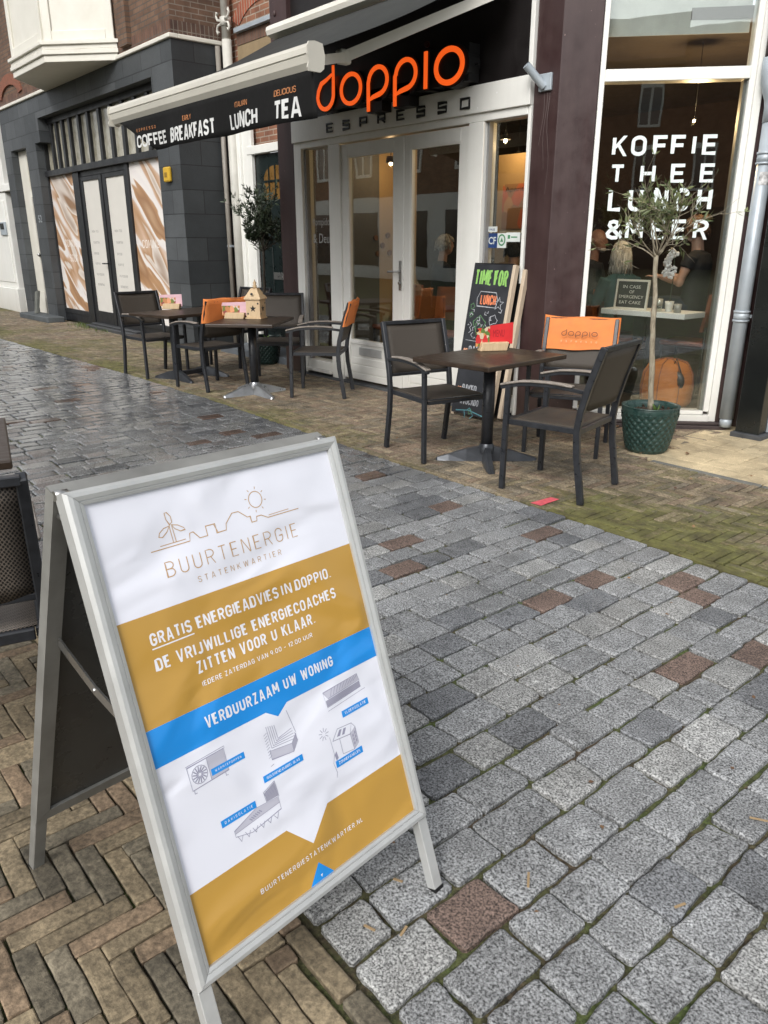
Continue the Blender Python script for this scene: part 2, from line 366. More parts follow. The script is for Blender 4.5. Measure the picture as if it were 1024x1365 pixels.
M['dark'] = mat('dark_frame', (0.013, 0.014, 0.016), 0.4, var=0.2)
M['metal'] = mat('anthracite_metal', (0.019, 0.021, 0.025), 0.36, var=0.3, scale=30, rvar=0.12)
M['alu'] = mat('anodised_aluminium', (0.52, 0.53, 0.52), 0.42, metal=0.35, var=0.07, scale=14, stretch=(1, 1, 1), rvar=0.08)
M['steel'] = mat('steel', (0.45, 0.45, 0.44), 0.3, metal=0.9, var=0.1)
M['zinc'] = mat('zinc', (0.36, 0.41, 0.45), 0.42, metal=0.2, var=0.18, scale=5, col2=(0.46, 0.51, 0.55))
M['pipe_cream'] = mat('painted_pipe', (0.55, 0.54, 0.49), 0.5, var=0.1, scale=5)
M['table_wood'] = mat('table_top', (0.022, 0.014, 0.009), 0.42, var=0.3, scale=8, stretch=(1, 9, 1), col2=(0.045, 0.029, 0.019), bump=0.06)
M['arm_wood'] = mat('weathered_arm', (0.14, 0.12, 0.10), 0.65, var=0.4, scale=18, stretch=(6, 1, 6), col2=(0.36, 0.32, 0.28), bump=0.2)
M['pine'] = mat('light_wood', (0.50, 0.36, 0.21), 0.6, var=0.2, scale=14, stretch=(8, 1, 1), col2=(0.62, 0.47, 0.29), bump=0.06)
M['orange'] = mat('orange_canvas', (0.62, 0.185, 0.045), 0.75, var=0.1, scale=10, bump=0.15, bscale=200, col2=(0.72, 0.23, 0.06))
M['orange_sign'] = emis('lit_orange_acrylic', (0.85, 0.105, 0.012), 0.55)
M['black'] = mat('black_paint', (0.006, 0.006, 0.006), 0.45)
M['lett_white'] = mat('white_vinyl', (0.72, 0.80, 0.79), 0.5, var=0.03)
M['lett_orange'] = mat('faded_orange_print', (0.48, 0.20, 0.08), 0.6, var=0.1)
M['soil'] = mat('soil', (0.030, 0.018, 0.010), 0.95, var=0.5, scale=60, bump=0.8, bscale=70)
M['bark'] = mat('bark', (0.16, 0.13, 0.09), 0.9, var=0.3, scale=45, stretch=(1, 1, 0.35), col2=(0.40, 0.36, 0.27), bump=0.8)
def leafmat(name, a, b_):
    m, t, b = nodes(name); g = N(t, 'NewGeometry'); mx = N(t, 'Mix', data_type='RGBA')
    mx.inputs[6].default_value = rgba(a); mx.inputs[7].default_value = rgba(b_); t.links.new(g.outputs['Random Per Island'], mx.inputs[0])
    t.links.new(mx.outputs[2], b.inputs['Base Color']); b.inputs['Roughness'].default_value = 0.45
    return m
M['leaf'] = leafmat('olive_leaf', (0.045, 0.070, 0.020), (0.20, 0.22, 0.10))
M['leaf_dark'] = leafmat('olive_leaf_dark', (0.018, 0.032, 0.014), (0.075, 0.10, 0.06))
# woven chair fabric with small holes
def textile(name, lo, hi, sc):
    m, t, b = nodes(name); tc = N(t, 'TexCoord')
    vo = N(t, 'TexVoronoi', voronoi_dimensions='2D'); vo.inputs['Scale'].default_value = sc; vo.inputs['Randomness'].default_value = 0.12
    sx = N(t, 'SeparateXYZ'); t.links.new(tc.outputs['Object'], sx.inputs[0]); yz = N(t, 'Math', operation='ADD'); t.links.new(sx.outputs[1], yz.inputs[0]); t.links.new(sx.outputs[2], yz.inputs[1])
    ca = N(t, 'Math', operation='ADD'); t.links.new(sx.outputs[0], ca.inputs[0]); t.links.new(yz.outputs[0], ca.inputs[1]); cb_ = N(t, 'Math', operation='SUBTRACT'); t.links.new(sx.outputs[0], cb_.inputs[0]); t.links.new(yz.outputs[0], cb_.inputs[1])
    cv = N(t, 'CombineXYZ'); t.links.new(ca.outputs[0], cv.inputs[0]); t.links.new(cb_.outputs[0], cv.inputs[1]); t.links.new(cv.outputs[0], vo.inputs['Vector'])
    mr = N(t, 'MapRange'); setin(mr, From_Min=0.30, From_Max=0.48); t.links.new(vo.outputs['Distance'], mr.inputs[0])
    mx = N(t, 'Mix', data_type='RGBA'); mx.inputs[6].default_value = rgba(lo); mx.inputs[7].default_value = rgba(hi)
    t.links.new(mr.outputs[0], mx.inputs[0]); t.links.new(mx.outputs[2], b.inputs['Base Color']); b.inputs['Roughness'].default_value = 0.62
    bp = N(t, 'Bump'); setin(bp, Strength=0.25, Distance=0.002); t.links.new(mr.outputs[0], bp.inputs['Height']); t.links.new(bp.outputs[0], b.inputs['Normal'])
    return m
M['textile'] = textile('woven_textile', (0.034, 0.027, 0.021), (0.070, 0.058, 0.045), 150)
M['textile_near'] = textile('woven_textile_open', (0.010, 0.009, 0.008), (0.16, 0.135, 0.112), 92)
# ------------------------------------------------------------------ ground and paving
def stonemat(name, speck, sscale, mossc, rough=0.75, wetr=0.22, bump=0.5, sp2=0.35):
    """stone colour per stone (attribute col, its alpha = moss cover); attribute wet = how wet the stone is"""
    m, t, b = nodes(name); at = N(t, 'Attribute'); at.attribute_name = 'col'
    tc = N(t, 'TexCoord')
    n1 = N(t, 'TexNoise'); setin(n1, Scale=sscale, Detail=3.0, Roughness=0.7); t.links.new(tc.outputs['Object'], n1.inputs['Vector'])
    m1 = N(t, 'MapRange'); setin(m1, From_Min=0.36, From_Max=0.64, To_Min=1 - speck, To_Max=1 + speck * 1.25); t.links.new(n1.outputs['Fac'], m1.inputs[0])
    n2 = N(t, 'TexNoise'); setin(n2, Scale=9.0, Detail=8.0, Roughness=0.7); t.links.new(tc.outputs['Object'], n2.inputs['Vector'])
    m2 = N(t, 'MapRange'); setin(m2, From_Min=0.3, From_Max=0.7, To_Min=1 - sp2, To_Max=1 + sp2); t.links.new(n2.outputs['Fac'], m2.inputs[0])
    n5 = N(t, 'TexNoise'); setin(n5, Scale=1.7, Detail=6.0, Roughness=0.65); t.links.new(tc.outputs['Object'], n5.inputs['Vector'])
    m5 = N(t, 'MapRange'); setin(m5, From_Min=0.33, From_Max=0.67, To_Min=0.72, To_Max=1.22); t.links.new(n5.outputs['Fac'], m5.inputs[0])
    n6 = N(t, 'TexNoise'); setin(n6, Scale=30.0, Detail=2.0); t.links.new(tc.outputs['Object'], n6.inputs['Vector'])
    m6 = N(t, 'MapRange'); setin(m6, From_Min=0.66, From_Max=0.74, To_Min=1.0, To_Max=1.45); t.links.new(n6.outputs['Fac'], m6.inputs[0])
    m56 = N(t, 'Math', operation='MULTIPLY'); t.links.new(m5.outputs[0], m56.inputs[0]); t.links.new(m6.outputs[0], m56.inputs[1])
    mu0 = N(t, 'Math', operation='MULTIPLY'); t.links.new(m1.outputs[0], mu0.inputs[0]); t.links.new(m2.outputs[0], mu0.inputs[1])
    mu = N(t, 'Math', operation='MULTIPLY'); t.links.new(mu0.outputs[0], mu.inputs[0]); t.links.new(m56.outputs[0], mu.inputs[1])
    sc = N(t, 'VectorMath', operation='SCALE'); t.links.new(at.outputs['Color'], sc.inputs[0]); t.links.new(mu.outputs[0], sc.inputs['Scale'])
    # moss
    n3 = N(t, 'TexNoise'); setin(n3, Scale=26.0, Detail=7.0, Roughness=0.75); t.links.new(tc.outputs['Object'], n3.inputs['Vector'])
    ad = N(t, 'Math', operation='ADD'); t.links.new(n3.outputs['Fac'], ad.inputs[0]); t.links.new(at.outputs['Alpha'], ad.inputs[1])
    mm = N(t, 'MapRange'); setin(mm, From_Min=0.74, From_Max=1.10, To_Max=0.85); t.links.new(ad.outputs[0], mm.inputs[0])
    mx = N(t, 'Mix', data_type='RGBA'); t.links.new(mm.outputs[0], mx.inputs[0]); t.links.new(sc.outputs[0], mx.inputs[6])
    mc = N(t, 'Mix', data_type='RGBA'); mrr = N(t, 'MapRange'); setin(mrr, From_Min=0.32, From_Max=0.68); t.links.new(n2.outputs['Fac'], mrr.inputs[0]); t.links.new(mrr.outputs[0], mc.inputs[0]); mc.inputs[6].default_value = rgba(tuple(c * q for c, q in zip(mossc, (.42, .40, .5)))); mc.inputs[7].default_value = rgba(tuple(c * q for c, q in zip(mossc, (1.45, 1.6, 1.3))))
    t.links.new(mc.outputs[2], mx.inputs[7]); t.links.new(mx.outputs[2], b.inputs['Base Color'])
    wa = N(t, 'Attribute'); wa.attribute_name = 'wet'
    wn = N(t, 'Math', operation='MULTIPLY_ADD', use_clamp=True); t.links.new(n2.outputs['Fac'], wn.inputs[0]); wn.inputs[1].default_value = -0.7
    t.links.new(wa.outputs['Fac'], wn.inputs[2])
    rr = N(t, 'MapRange'); setin(rr, From_Min=0.0, From_Max=0.45, To_Min=rough, To_Max=wetr); t.links.new(wn.outputs[0], rr.inputs[0])
    t.links.new(rr.outputs[0], b.inputs['Roughness'])
    bp = N(t, 'Bump'); setin(bp, Strength=bump, Distance=0.004); bs_ = N(t, 'MapRange'); setin(bs_, From_Min=0.0, From_Max=0.55, To_Min=bump, To_Max=bump * 0.22); t.links.new(wn.outputs[0], bs_.inputs[0]); t.links.new(bs_.outputs[0], bp.inputs['Strength'])
    ba = N(t, 'Math', operation='MULTIPLY_ADD'); t.links.new(n2.outputs['Fac'], ba.inputs[0]); ba.inputs[1].default_value = 1.6; t.links.new(n1.outputs['Fac'], ba.inputs[2])
    t.links.new(ba.outputs[0], bp.inputs['Height']); t.links.new(bp.outputs[0], b.inputs['Normal'])
    return m
def jointmat():
    m, t, b = nodes('joint_soil'); tc = N(t, 'TexCoord')
    n1 = N(t, 'TexNoise'); setin(n1, Scale=3.2, Detail=6.0, Roughness=0.7); t.links.new(tc.outputs['Object'], n1.inputs['Vector'])
    n2 = N(t, 'TexNoise'); setin(n2, Scale=90.0, Detail=4.0); t.links.new(tc.outputs['Object'], n2.inputs['Vector'])
    mr = N(t, 'MapRange'); setin(mr, From_Min=0.40, From_Max=0.62); t.links.new(n1.outputs['Fac'], mr.inputs[0])
    mx = N(t, 'Mix', data_type='RGBA'); t.links.new(mr.outputs[0], mx.inputs[0])
    mx.inputs[6].default_value = (0.075, 0.055, 0.034, 1); mx.inputs[7].default_value = (0.075, 0.105, 0.028, 1)
    m2 = N(t, 'MapRange'); setin(m2, From_Min=0.3, From_Max=0.7, To_Min=0.35, To_Max=1.5); t.links.new(n2.outputs['Fac'], m2.inputs[0])
    sc = N(t, 'VectorMath', operation='SCALE'); t.links.new(mx.outputs[2], sc.inputs[0]); t.links.new(m2.outputs[0], sc.inputs['Scale'])
    t.links.new(sc.outputs[0], b.inputs['Base Color']); b.inputs['Roughness'].default_value = 0.95
    bp = N(t, 'Bump'); setin(bp, Strength=0.8, Distance=0.008); t.links.new(n2.outputs['Fac'], bp.inputs['Height']); t.links.new(bp.outputs[0], b.inputs['Normal'])
    return m
M['joint'] = jointmat()
M['granite'] = stonemat('granite', 0.85, 165.0, (0.05, 0.062, 0.02), 0.72, 0.13, 0.40, 0.26)
M['clay'] = stonemat('clay_brick', 0.34, 70.0, (0.105, 0.098, 0.026), 0.85, 0.35, 0.6, 0.5)
M['tile'] = stonemat('concrete_tile', 0.14, 120.0, (0.06, 0.065, 0.02), 0.85, 0.4, 0.25, 0.22)

def nz(x, y, s=1.0, seed=0.0): return mnoise.noise(Vector((x * s + seed, y * s - seed * 1.7, seed * 0.37)))
class Pave:
    def __init__(s): s.v = []; s.f = []; s.c = []; s.w = []
    def stone(s, cx, cy, lx, ly, col, alpha, wet, h=0.0, bev=0.006, jit=0.003, depth=0.03, per=2, tilt=0.004, crn=0.0045):
        """one stone: an irregular outline, rounded shoulders, a slightly tilted top"""
        hx, hy = lx / 2, ly / 2; pts = []
        cr = [(-hx, -hy), (hx, -hy), (hx, hy), (-hx, hy)]
        cj = [(x + rng.uniform(-jit, jit) * 1.4, y + rng.uniform(-jit, jit) * 1.4) for x, y in cr]
        for i in range(4):
            a, b = cj[i], cj[(i + 1) % 4]; ln = math.hypot(b[0] - a[0], b[1] - a[1])
            k = max(1, int(round(per * ln / 0.1)))
            rc = min(0.3, crn / ln)
            ts = [rc] + [q / k for q in range(1, k)] + [1 - rc]
            for t in ts:
                e = 0 if t in (rc, 1 - rc) else rng.uniform(-jit, jit)
                nx, ny = -(b[1] - a[1]) / ln, (b[0] - a[0]) / ln
                pts.append((a[0] + (b[0] - a[0]) * t + nx * e, a[1] + (b[1] - a[1]) * t + ny * e))
        tx, ty = rng.uniform(-tilt, tilt) / max(lx, .05), rng.uniform(-tilt, tilt) / max(ly, .05)
        k = len(pts); o = len(s.v)
        fz = lambda x, y: h + x * tx + y * ty
        for x, y in pts: s.v.append((cx + x, cy + y, -depth))
        for x, y in pts: s.v.append((cx + x, cy + y, fz(x, y) - bev * 0.9))
        ix, iy = max(0.2, 1 - 0.8 * bev / hx), max(0.2, 1 - 0.8 * bev / hy)
        for x, y in pts: s.v.append((cx + x * ix, cy + y * iy, fz(x, y) - bev * 0.22))
        ix, iy = max(0.15, 1 - 2.1 * bev / hx), max(0.15, 1 - 2.1 * bev / hy)
        for x, y in pts: s.v.append((cx + x * ix, cy + y * iy, fz(x, y)))
        for r in range(3):
            for i in range(k):
                j = (i + 1) % k; s.f.append((o + r * k + i, o + r * k + j, o + (r + 1) * k + j, o + (r + 1) * k + i))
        s.f.append(tuple(o + 3 * k + i for i in range(k)))
        s.c += [(col[0], col[1], col[2], alpha)] * (4 * k); s.w += [wet] * (4 * k)
    def build(s, name, m):
        me = bpy.data.meshes.new(name); me.from_pydata(s.v, [], s.f); me.materials.append(m)
        a = me.attributes.new('col', 'FLOAT_COLOR', 'POINT'); a.data.foreach_set('color', [q for c in s.c for q in c])
        a = me.attributes.new('wet', 'FLOAT', 'POINT'); a.data.foreach_set('value', s.w)
        me.polygons.foreach_set('use_smooth', [False] * len(me.polygons)); me.update()
        o = bpy.data.objects.new(name, me); COL.objects.link(o); tag(o, kind='structure'); return o

g = MB(); g.add([(-250, -250, -0.017), (250, -250, -0.017), (250, 250, -0.017), (-250, 250, -0.017)], [(0, 1, 2, 3)])
tag(g.build('ground', M['joint']), kind='structure')
def wetness(x, y):
    w = min(1.0, max(0.0, (-x - 2.2) / 2.4))
    return w * (0.85 + 0.5 * nz(x, y, 0.6, 3.1)) + 0.05
def kerb_y(x): return 3.46 + (0.10 * min(1, max(0, (-x - 4) / 3)) if x > -9 else 0.10 - 0.035 * (-x - 9)) - 0.05 * max(0, x + 2.6)
NEAR_Y = 0.735
REDS = [(-0.96, 1.08), (-2.85, 2.51), (-2.56, 2.16), (-1.94, 2.54), (-2.36, 3.1), (-1.88, 2.87), (-1.45, 3.03), (-1.57, 3.16), (-1.2, 2.55), (-1.04, 2.73), (-3.09, 3.11)]
# granite setts: rows run across the street
pv = Pave(); x = 1.9
while x > -24:
    wdt = rng.uniform(0.122, 0.142); x -= wdt; ph = rng.uniform(0, 0.2); y = NEAR_Y + 0.008 - ph * 0.0
    yend = kerb_y(x) - 0.012; first = True
    while y < yend - 0.05:
        ln = rng.choice([0.16, 0.18, 0.20, 0.21, 0.22, 0.24]) + rng.uniform(-0.012, 0.012)
        if first: ln *= rng.uniform(0.55, 1.0); first = False
        if y + ln > yend - 0.06: ln = yend - y
        q = rng.random(); v = rng.uniform(0.85, 1.12)
        if x > -3.4: q = 0.01 if any(x <= rx < x + wdt and y <= ry < y + ln for rx, ry in REDS) else max(q, 0.07)
        wt = wetness(x, y + ln / 2)
        if q < 0.05: col = (0.138 * v, 0.098 * v, 0.080 * v)
        elif q < 0.13: col = (0.135 * v, 0.140 * v, 0.146 * v)
        elif q < 0.32: col = (0.250 * v, 0.252 * v, 0.245 * v)
        else: col = (0.205 * v, 0.210 * v, 0.212 * v)
        dk = 1 - 0.40 * min(1, max(0, wt)); col = tuple(c * dk for c in col)
        gap = 0.0112 + rng.uniform(-0.003, 0.005)
        pv.stone(x + wdt / 2 + 0.006 * nz(x, y, 1.5, 9), y + ln / 2, wdt - gap, ln - gap * 0.9, col, 0.08 + 0.12 * nz(x, y, 0.7, 5) - (0.1 if x < -3 else 0), wt,
                 rng.uniform(-0.004, 0.002), bev=0.0052, jit=0.0036, per=3 if x > -6 else 1, crn=0.007)
        y += ln
pv.build('road', M['granite'])

# herringbone clay brick
W_, L_ = 0.0525, 0.21
def herring(p, x0, x1, y0f, y1f, cfun, ox=0.0, oy=0.0, per=1, h=0.0):
    n = 4
    ymin = min(y0f(x0), y0f(x1), y0f((x0 + x1) / 2)) - 0.3; ymax = max(y1f(x0), y1f(x1), y1f((x0 + x1) / 2)) + 0.3
    def put(bx0, bx1, by0, by1):
        cx, cy = (bx0 + bx1) / 2 + ox, (by0 + by1) / 2 + oy
        if not (x0 <= cx <= x1): return
        lo, hi = y0f(cx), y1f(cx)
        a, b = max(by0 + oy, lo), min(by1 + oy, hi)
        if b - a < 0.014: return
        col, al, wt = cfun(cx, (a + b) / 2)
        gp = rng.uniform(0.003, 0.0055) if per == 2 else rng.uniform(0.0045, 0.0075)
        p.stone(cx, (a + b) / 2, bx1 - bx0 - gp, b - a - gp, col, al, wt, h + rng.uniform(-0.0022, 0.0018), bev=0.0034, jit=0.0018, per=per, tilt=0.003, crn=0.003)
    for k in range(int(math.floor((ymin - oy) / W_)), int(math.ceil((ymax - oy) / W_)) + 1):
        for mth in range(int((x0 - ox - k * W_) / (2 * L_)) - 2, int((x1 - ox - k * W_) / (2 * L_)) + 2):
            bx = k * W_ + 2 * L_ * mth; put(bx, bx + L_, k * W_, (k + 1) * W_)
    for c in range(int(math.floor((x0 - ox) / W_)), int(math.ceil((x1 - ox) / W_)) + 1):
        base = (c - 2 * n + 1) * W_
        for mth in range(int((ymin - oy - base) / (2 * L_)) - 2, int((ymax - oy - base) / (2 * L_)) + 2):
            by = base + 2 * L_ * mth; put(c * W_, (c + 1) * W_, by, by + L_)
def near_col(x, y):
    v = rng.uniform(0.72, 1.2); q = rng.random()
    if q < 0.28: c = (0.128, 0.110, 0.078)
    elif q < 0.75: c = (0.195, 0.155, 0.098)
    else: c = (0.180, 0.130, 0.084)
    return tuple(a * v for a in c), 0.10 + 0.16 * nz(x, y, 1.2, 11), 0.12
pn = Pave()
for i in range(56):                                                  # soldier course against the setts
    xx = 1.7 - i * 0.212
    c, a, w = near_col(xx, 0.7); pn.stone(xx, NEAR_Y - 0.032, 0.206, 0.05, c, a, w, rng.uniform(-.002, .001), bev=0.004, jit=0.0016)
herring(pn, -9.5, 1.8, lambda x: -1.6, lambda x: NEAR_Y - 0.062, near_col, 0.015, 0.032, per=2)
pn.build('near_pavement', M['clay'])

def moss_at(x, y):
    a = 0.15 + 0.24 * nz(x, y, 0.55, 2.0) + 0.26 * nz(x, y, 1.7, 4.0) + 0.10 * nz(x, y, 5.1, 7.0)
    if x > -3.4: a += 0.30 * min(1, (x + 3.4) / 0.9) * (1 if y < 4.9 else 0.3) + rng.uniform(-.1, .1)
    a += 0.20 * math.exp(-((x + 11.0) / 3.5) ** 2) + 0.12 * (1 if x < -14 else 0)
    if y < 3.85: a += 0.16
    if -7.2 < x < -3.6 and y > 3.9: a -= 0.26
    return a
def cafe_col(x, y):
    v = rng.uniform(0.75, 1.2); q = rng.random()
    if q < 0.3: c = (0.162, 0.137, 0.100)
    elif q < 0.7: c = (0.202, 0.163, 0.110)
    else: c = (0.182, 0.136, 0.096)
    return tuple(a * v for a in c), moss_at(x, y), 0.10 + 0.25 * nz(x, y, 0.8, 6)
pc = Pave()
def back_y(x):
    if x > -2.95: return 4.86
    if x > -4.3: return 6.3
    return 5.23 if (-8.1 < x or x < -10.3) else 5.92
for i in range(120):
    xx = 1.7 - i * 0.212
    c, a, w = cafe_col(xx, 3.5); pc.stone(xx, kerb_y(xx) + 0.03, 0.206, 0.05, c, a + 0.1, w, rng.uniform(-.002, .001), bev=0.004, jit=0.0016)
for xa, xb in ((-8.1, 1.7), (-24, -8.1)):
    herring(pc, xa, xb, lambda x: kerb_y(x) + 0.058, back_y, cafe_col, 0.0, 0.01)
pc.build('cafe_pavement', M['clay'])
# edging strip and pale concrete tiles by the corner window
pt = Pave()
for i in range(6):
    pt.stone(-2.45 + i * 0.8, 4.885, 0.79, 0.045, (0.14, 0.14, 0.125), 0.2, 0.1, 0.0, bev=0.004, jit=0.002)
for i in range(24):
    for j in range(26):
        cx, cy = -2.995 + 0.17 * i, 4.995 + 0.168 * j
        if i >= 0:
            v = rng.uniform(0.90, 1.10); pt.stone(cx, cy, 0.166, 0.164, (0.47 * v, 0.385 * v, 0.245 * v), 0.02 + 0.25 * max(0, 1 - abs(cy - 4.95) / 0.15), 0.1, rng.uniform(-.001, .001), bev=0.003, jit=0.001)
pt.build('tile_pavement', M['tile'])
# ------------------------------------------------------------------ the cafe building (front Y = 5.22, corner window splayed by 42.5 degrees)
cafe = thing('cafe_building', 'maroon corner café building with white double doors and big splayed window', 'building', (-4.16, YF, 0))
H = 7.2
b = MB(); b.box(-8.06, -7.745, 5.20, 5.9, 0, 3.3); b.build('pillar', M['maroon'], cafe, bevel=0.006)
b = MB(); b.box(-8.06, -7.742, 5.17, 5.24, 3.302, H)
for zz_ in (3.75, 3.95, 4.12): b.ell((-7.96, 5.165, zz_), (0.02, 0.012, 0.028), 8, 6)
b.build('upper_wall', M['maroon'], cafe)
# corner pillar: follows both fronts
p0 = cw(0.288); p1 = cw(0.288, -0.35)
b = MB(); b.zprism([(-4.405, YF), (-4.16, YF), (p0.x, p0.y), (p1.x, p1.y), (-4.16, YF + 0.4), (-4.405, YF + 0.4)], 0, H)
b.build('pillar', M['maroon'], cafe, bevel=0.004)
# dark panel behind the shop sign, white edge strip
b = MB(); b.box(-7.74, -4.455, 5.225, 5.6, 2.70, H); b.build('sign_panel', M['black_panel'], cafe)
b = MB(); b.box(-4.452, -4.41, 5.19, 5.3, 2.698, H); b.build('edge_strip', M['white'], cafe, bevel=0.003)
# white fascia with raised letters
b = MB(); b.box(-7.742, -4.407, 5.175, 5.42, 2.485, 2.695); fas = b.build('fascia', M['white'], cafe, bevel=0.004)
for i, ch in enumerate('ESPRESSO'):
    b = MB()
    x0 = -7.073 + i * 0.2745
    st = {'E': [[(0.1, 0), (0, 0), (0, 1), (0.1, 1)], [(0, .5), (0.085, .5)]], 'S': [[(0, .16), (0, 0), (0.1, 0), (0.1, .5), (0, .5), (0, 1), (0.1, 1), (0.1, .84)]],
          'P': [[(0, -0.02), (0, 1), (0.1, 1), (0.1, .42), (0, .42)]], 'R': [[(0, -0.02), (0, 1), (0.1, 1), (0.1, .45), (0, .45)], [(0.05, .45), (0.1, 0)]], 'O': [[(0, 0), (0, 1), (0.1, 1), (0.1, 0)]]}[ch]
    for e_, s_ in enumerate(st): b.stroke([(x0 + a, 2.535 + c * 0.072) for a, c in s_], (0, 5.1752, 0), X, Z, 0.014, 0.012 + e_ * .0004, closed=ch == 'O')
    b.build('letter', M['black'], fas)
# door frame: posts, head, threshold
b = MB()
b.box(-7.742, -7.602, 5.20, 5.36, 0.02, 2.483); b.box(-7.10, -6.905, 5.195, 5.36, 0.02, 2.419); b.box(-5.075, -4.90, 5.195, 5.36, 0.02, 2.419)
b.box(-4.437, -4.407, 5.20, 5.36, 0.02, 2.483); b.box(-7.60, -4.44, 5.198, 5.36, 2.42, 2.483)
b.box(-7.60, -7.102, 5.21, 5.36, 0.06, 0.175); b.box(-4.898, -4.44, 5.21, 5.36, 0.05, 0.16); b.box(-7.60, -7.104, 5.17, 5.209, 0.05, 0.085)
b.box(-4.898, -4.44, 5.17, 5.209, 0.04, 0.08)
fr = b.build('door_frame', M['white'], cafe, bevel=0.004)
b = MB(); b.box(-7.74, -4.41, 5.16, 5.36, -0.01, 0.018); b.build('threshold', mat('bluestone', (0.07, 0.075, 0.08), 0.7, var=0.3, bump=0.2), cafe)
def pane(name, x0, x1, z0, z1, parent, y=5.29):
    q = MB(); q.box(x0, x1, y, y + 0.006, z0, z1); return q.build(name, M['glass'], parent)
sl_ = pane('pane', -7.60, -7.102, 0.177, 2.418, fr)
sw_ = pane('pane', -4.898, -4.439, 0.162, 2.418, fr)
b = MB(); GB = mat('grey_bead', (0.22, 0.22, 0.22), 0.6)
for xa, xb, za in ((-7.602, -7.57, .177), (-7.125, -7.102, .177), (-4.898, -4.875, .162), (-4.46, -4.439, .162)):
    b = MB(); b.box(xa, xb, 5.24, 5.288, za, 2.418); b.build('glazing_bead', GB, fr)
def leaf(x0, x1, hinge_left):
    b = MB(); yy0, yy1 = 5.215, 5.275
    sw = 0.105
    b.box(x0, x0 + sw, yy0, yy1, 0.05, 2.405); b.box(x1 - sw, x1, yy0, yy1, 0.05, 2.405); b.box(x0 + sw, x1 - sw, yy0, yy1, 2.29, 2.405)
    b.box(x0 + sw, x1 - sw, yy0, yy1, 0.43, 0.475); b.box(x0 + sw, x1 - sw, yy0, yy1, 0.05, 0.115)
    b.box(x0 + sw, x1 - sw, yy0 + 0.012, yy1 - 0.01, 0.115, 0.43)
    b.box(x0 + sw + 0.02, x1 - sw - 0.02, yy0 + 0.004, yy0 + 0.012, 0.13, 0.205); b.box(x0 + sw + 0.02, x1 - sw - 0.02, yy0 + 0.004, yy0 + 0.012, 0.215, 0.285)
    d = b.build('door', M['white'], cafe, bevel=0.003)
    pane('pane', x0 + sw - 0.004, x1 - sw + 0.004, 0.472, 2.294, d, 5.245)
    b = MB(); b.box(x0 + sw, x0 + sw + 0.014, yy0 + 0.004, 5.244, 0.475, 2.29); b.box(x1 - sw - 0.014, x1 - sw, yy0 + 0.004, 5.244, 0.475, 2.29)
    b.box(x0 + sw + 0.014, x1 - sw - 0.014, yy0 + 0.004, 5.244, 2.278, 2.29); b.build('glazing_bead', M['white'], d)
    return d
d1 = leaf(-6.90, -5.965, True); d2 = leaf(-5.935, -5.08, False)
b = MB(); b.box(-5.985, -5.915, 5.205, 5.214, 0.05, 2.405); b.build('meeting_strip', M['white'], d1, bevel=0.002)
b = MB(); b.box(-6.64, -6.26, 5.215, 5.226, 0.315, 0.40); b.build('letter_slot', M['alu'], d1, bevel=0.004)
b = MB(); b.box(-5.968, -5.932, 5.196, 5.205, 1.02, 1.30); b.tube([(-5.95, 5.2, 1.20), (-5.95, 5.15, 1.20), (-5.95, 5.14, 1.20), (-6.07, 5.14, 1.195)], 0.009, 8)
b.tube([(-5.95, 5.196, 1.09), (-5.95, 5.18, 1.09)], 0.014, 10); b.build('handle', M['steel'], d2)
# stickers on the side window
ST_B = mat('sticker_blue', (0.02, 0.05, 0.16), 0.4); ST_W = mat('sticker_white', (0.62, 0.66, 0.64), 0.4); ST_G = mat('sticker_green', (0.30, 0.46, 0.38), 0.4)
b = MB(); zf = lambda z: z
b.box(-4.93, -4.775, 5.278, 5.282, 1.555, 1.60); b.build('sticker', ST_W, sw_)
b = MB(); b.text('PIN PASS', (-4.92, 5.278, 1.566), X, Z, 0.12, 0.018, 0.001); b.build('sticker_print', ST_B, sw_)
b = MB(); b.box(-4.885, -4.775, 5.284, 5.288, 1.425, 1.545); b.build('sticker', ST_B, sw_)
b = MB(); b.text('CF', (-4.872, 5.283, 1.455), X, Z, 0.085, 0.06, 0.001, 0.01); b.build('sticker_print', ST_W, sw_)
b = MB(); b.box(-4.772, -4.672, 5.284, 5.288, 1.425, 1.545); b.box(-4.671, -4.52, 5.2845, 5.288, 1.475, 1.55); b.build('sticker', ST_W, sw_)
b = MB(); c_ = [(-4.722 + 0.036 * math.cos(a * .3142), 1.49 + 0.042 * math.sin(a * .3142)) for a in range(20)]
b.stroke(c_, (0, 5.2835, 0), X, Z, 0.012, 0.001, closed=True); b.prism([(-4.74, 1.475), (-4.704, 1.475), (-4.722, 1.51)], (0, 5.283, 0), X, Z, 0.0008); b.box(-4.655, -4.63, 5.283, 5.284, 1.50, 1.53); b.box(-4.62, -4.55, 5.283, 5.284, 1.508, 1.518)
b.build('sticker_print', mat('sticker_green_print', (0.06, 0.22, 0.10), 0.5), sw_)
# white window writing on the narrow side light
b = MB(); b.text('Pompidoe', (-7.53, 5.283, 1.62), X, Z, 0.36, 0.10, 0.001); b.text('& Deur', (-7.53, 5.283, 1.46), X, Z, 0.36, 0.10, 0.001)
b.build('lettering', mat('chalk_paint', (0.35, 0.36, 0.36), 0.6), sl_)
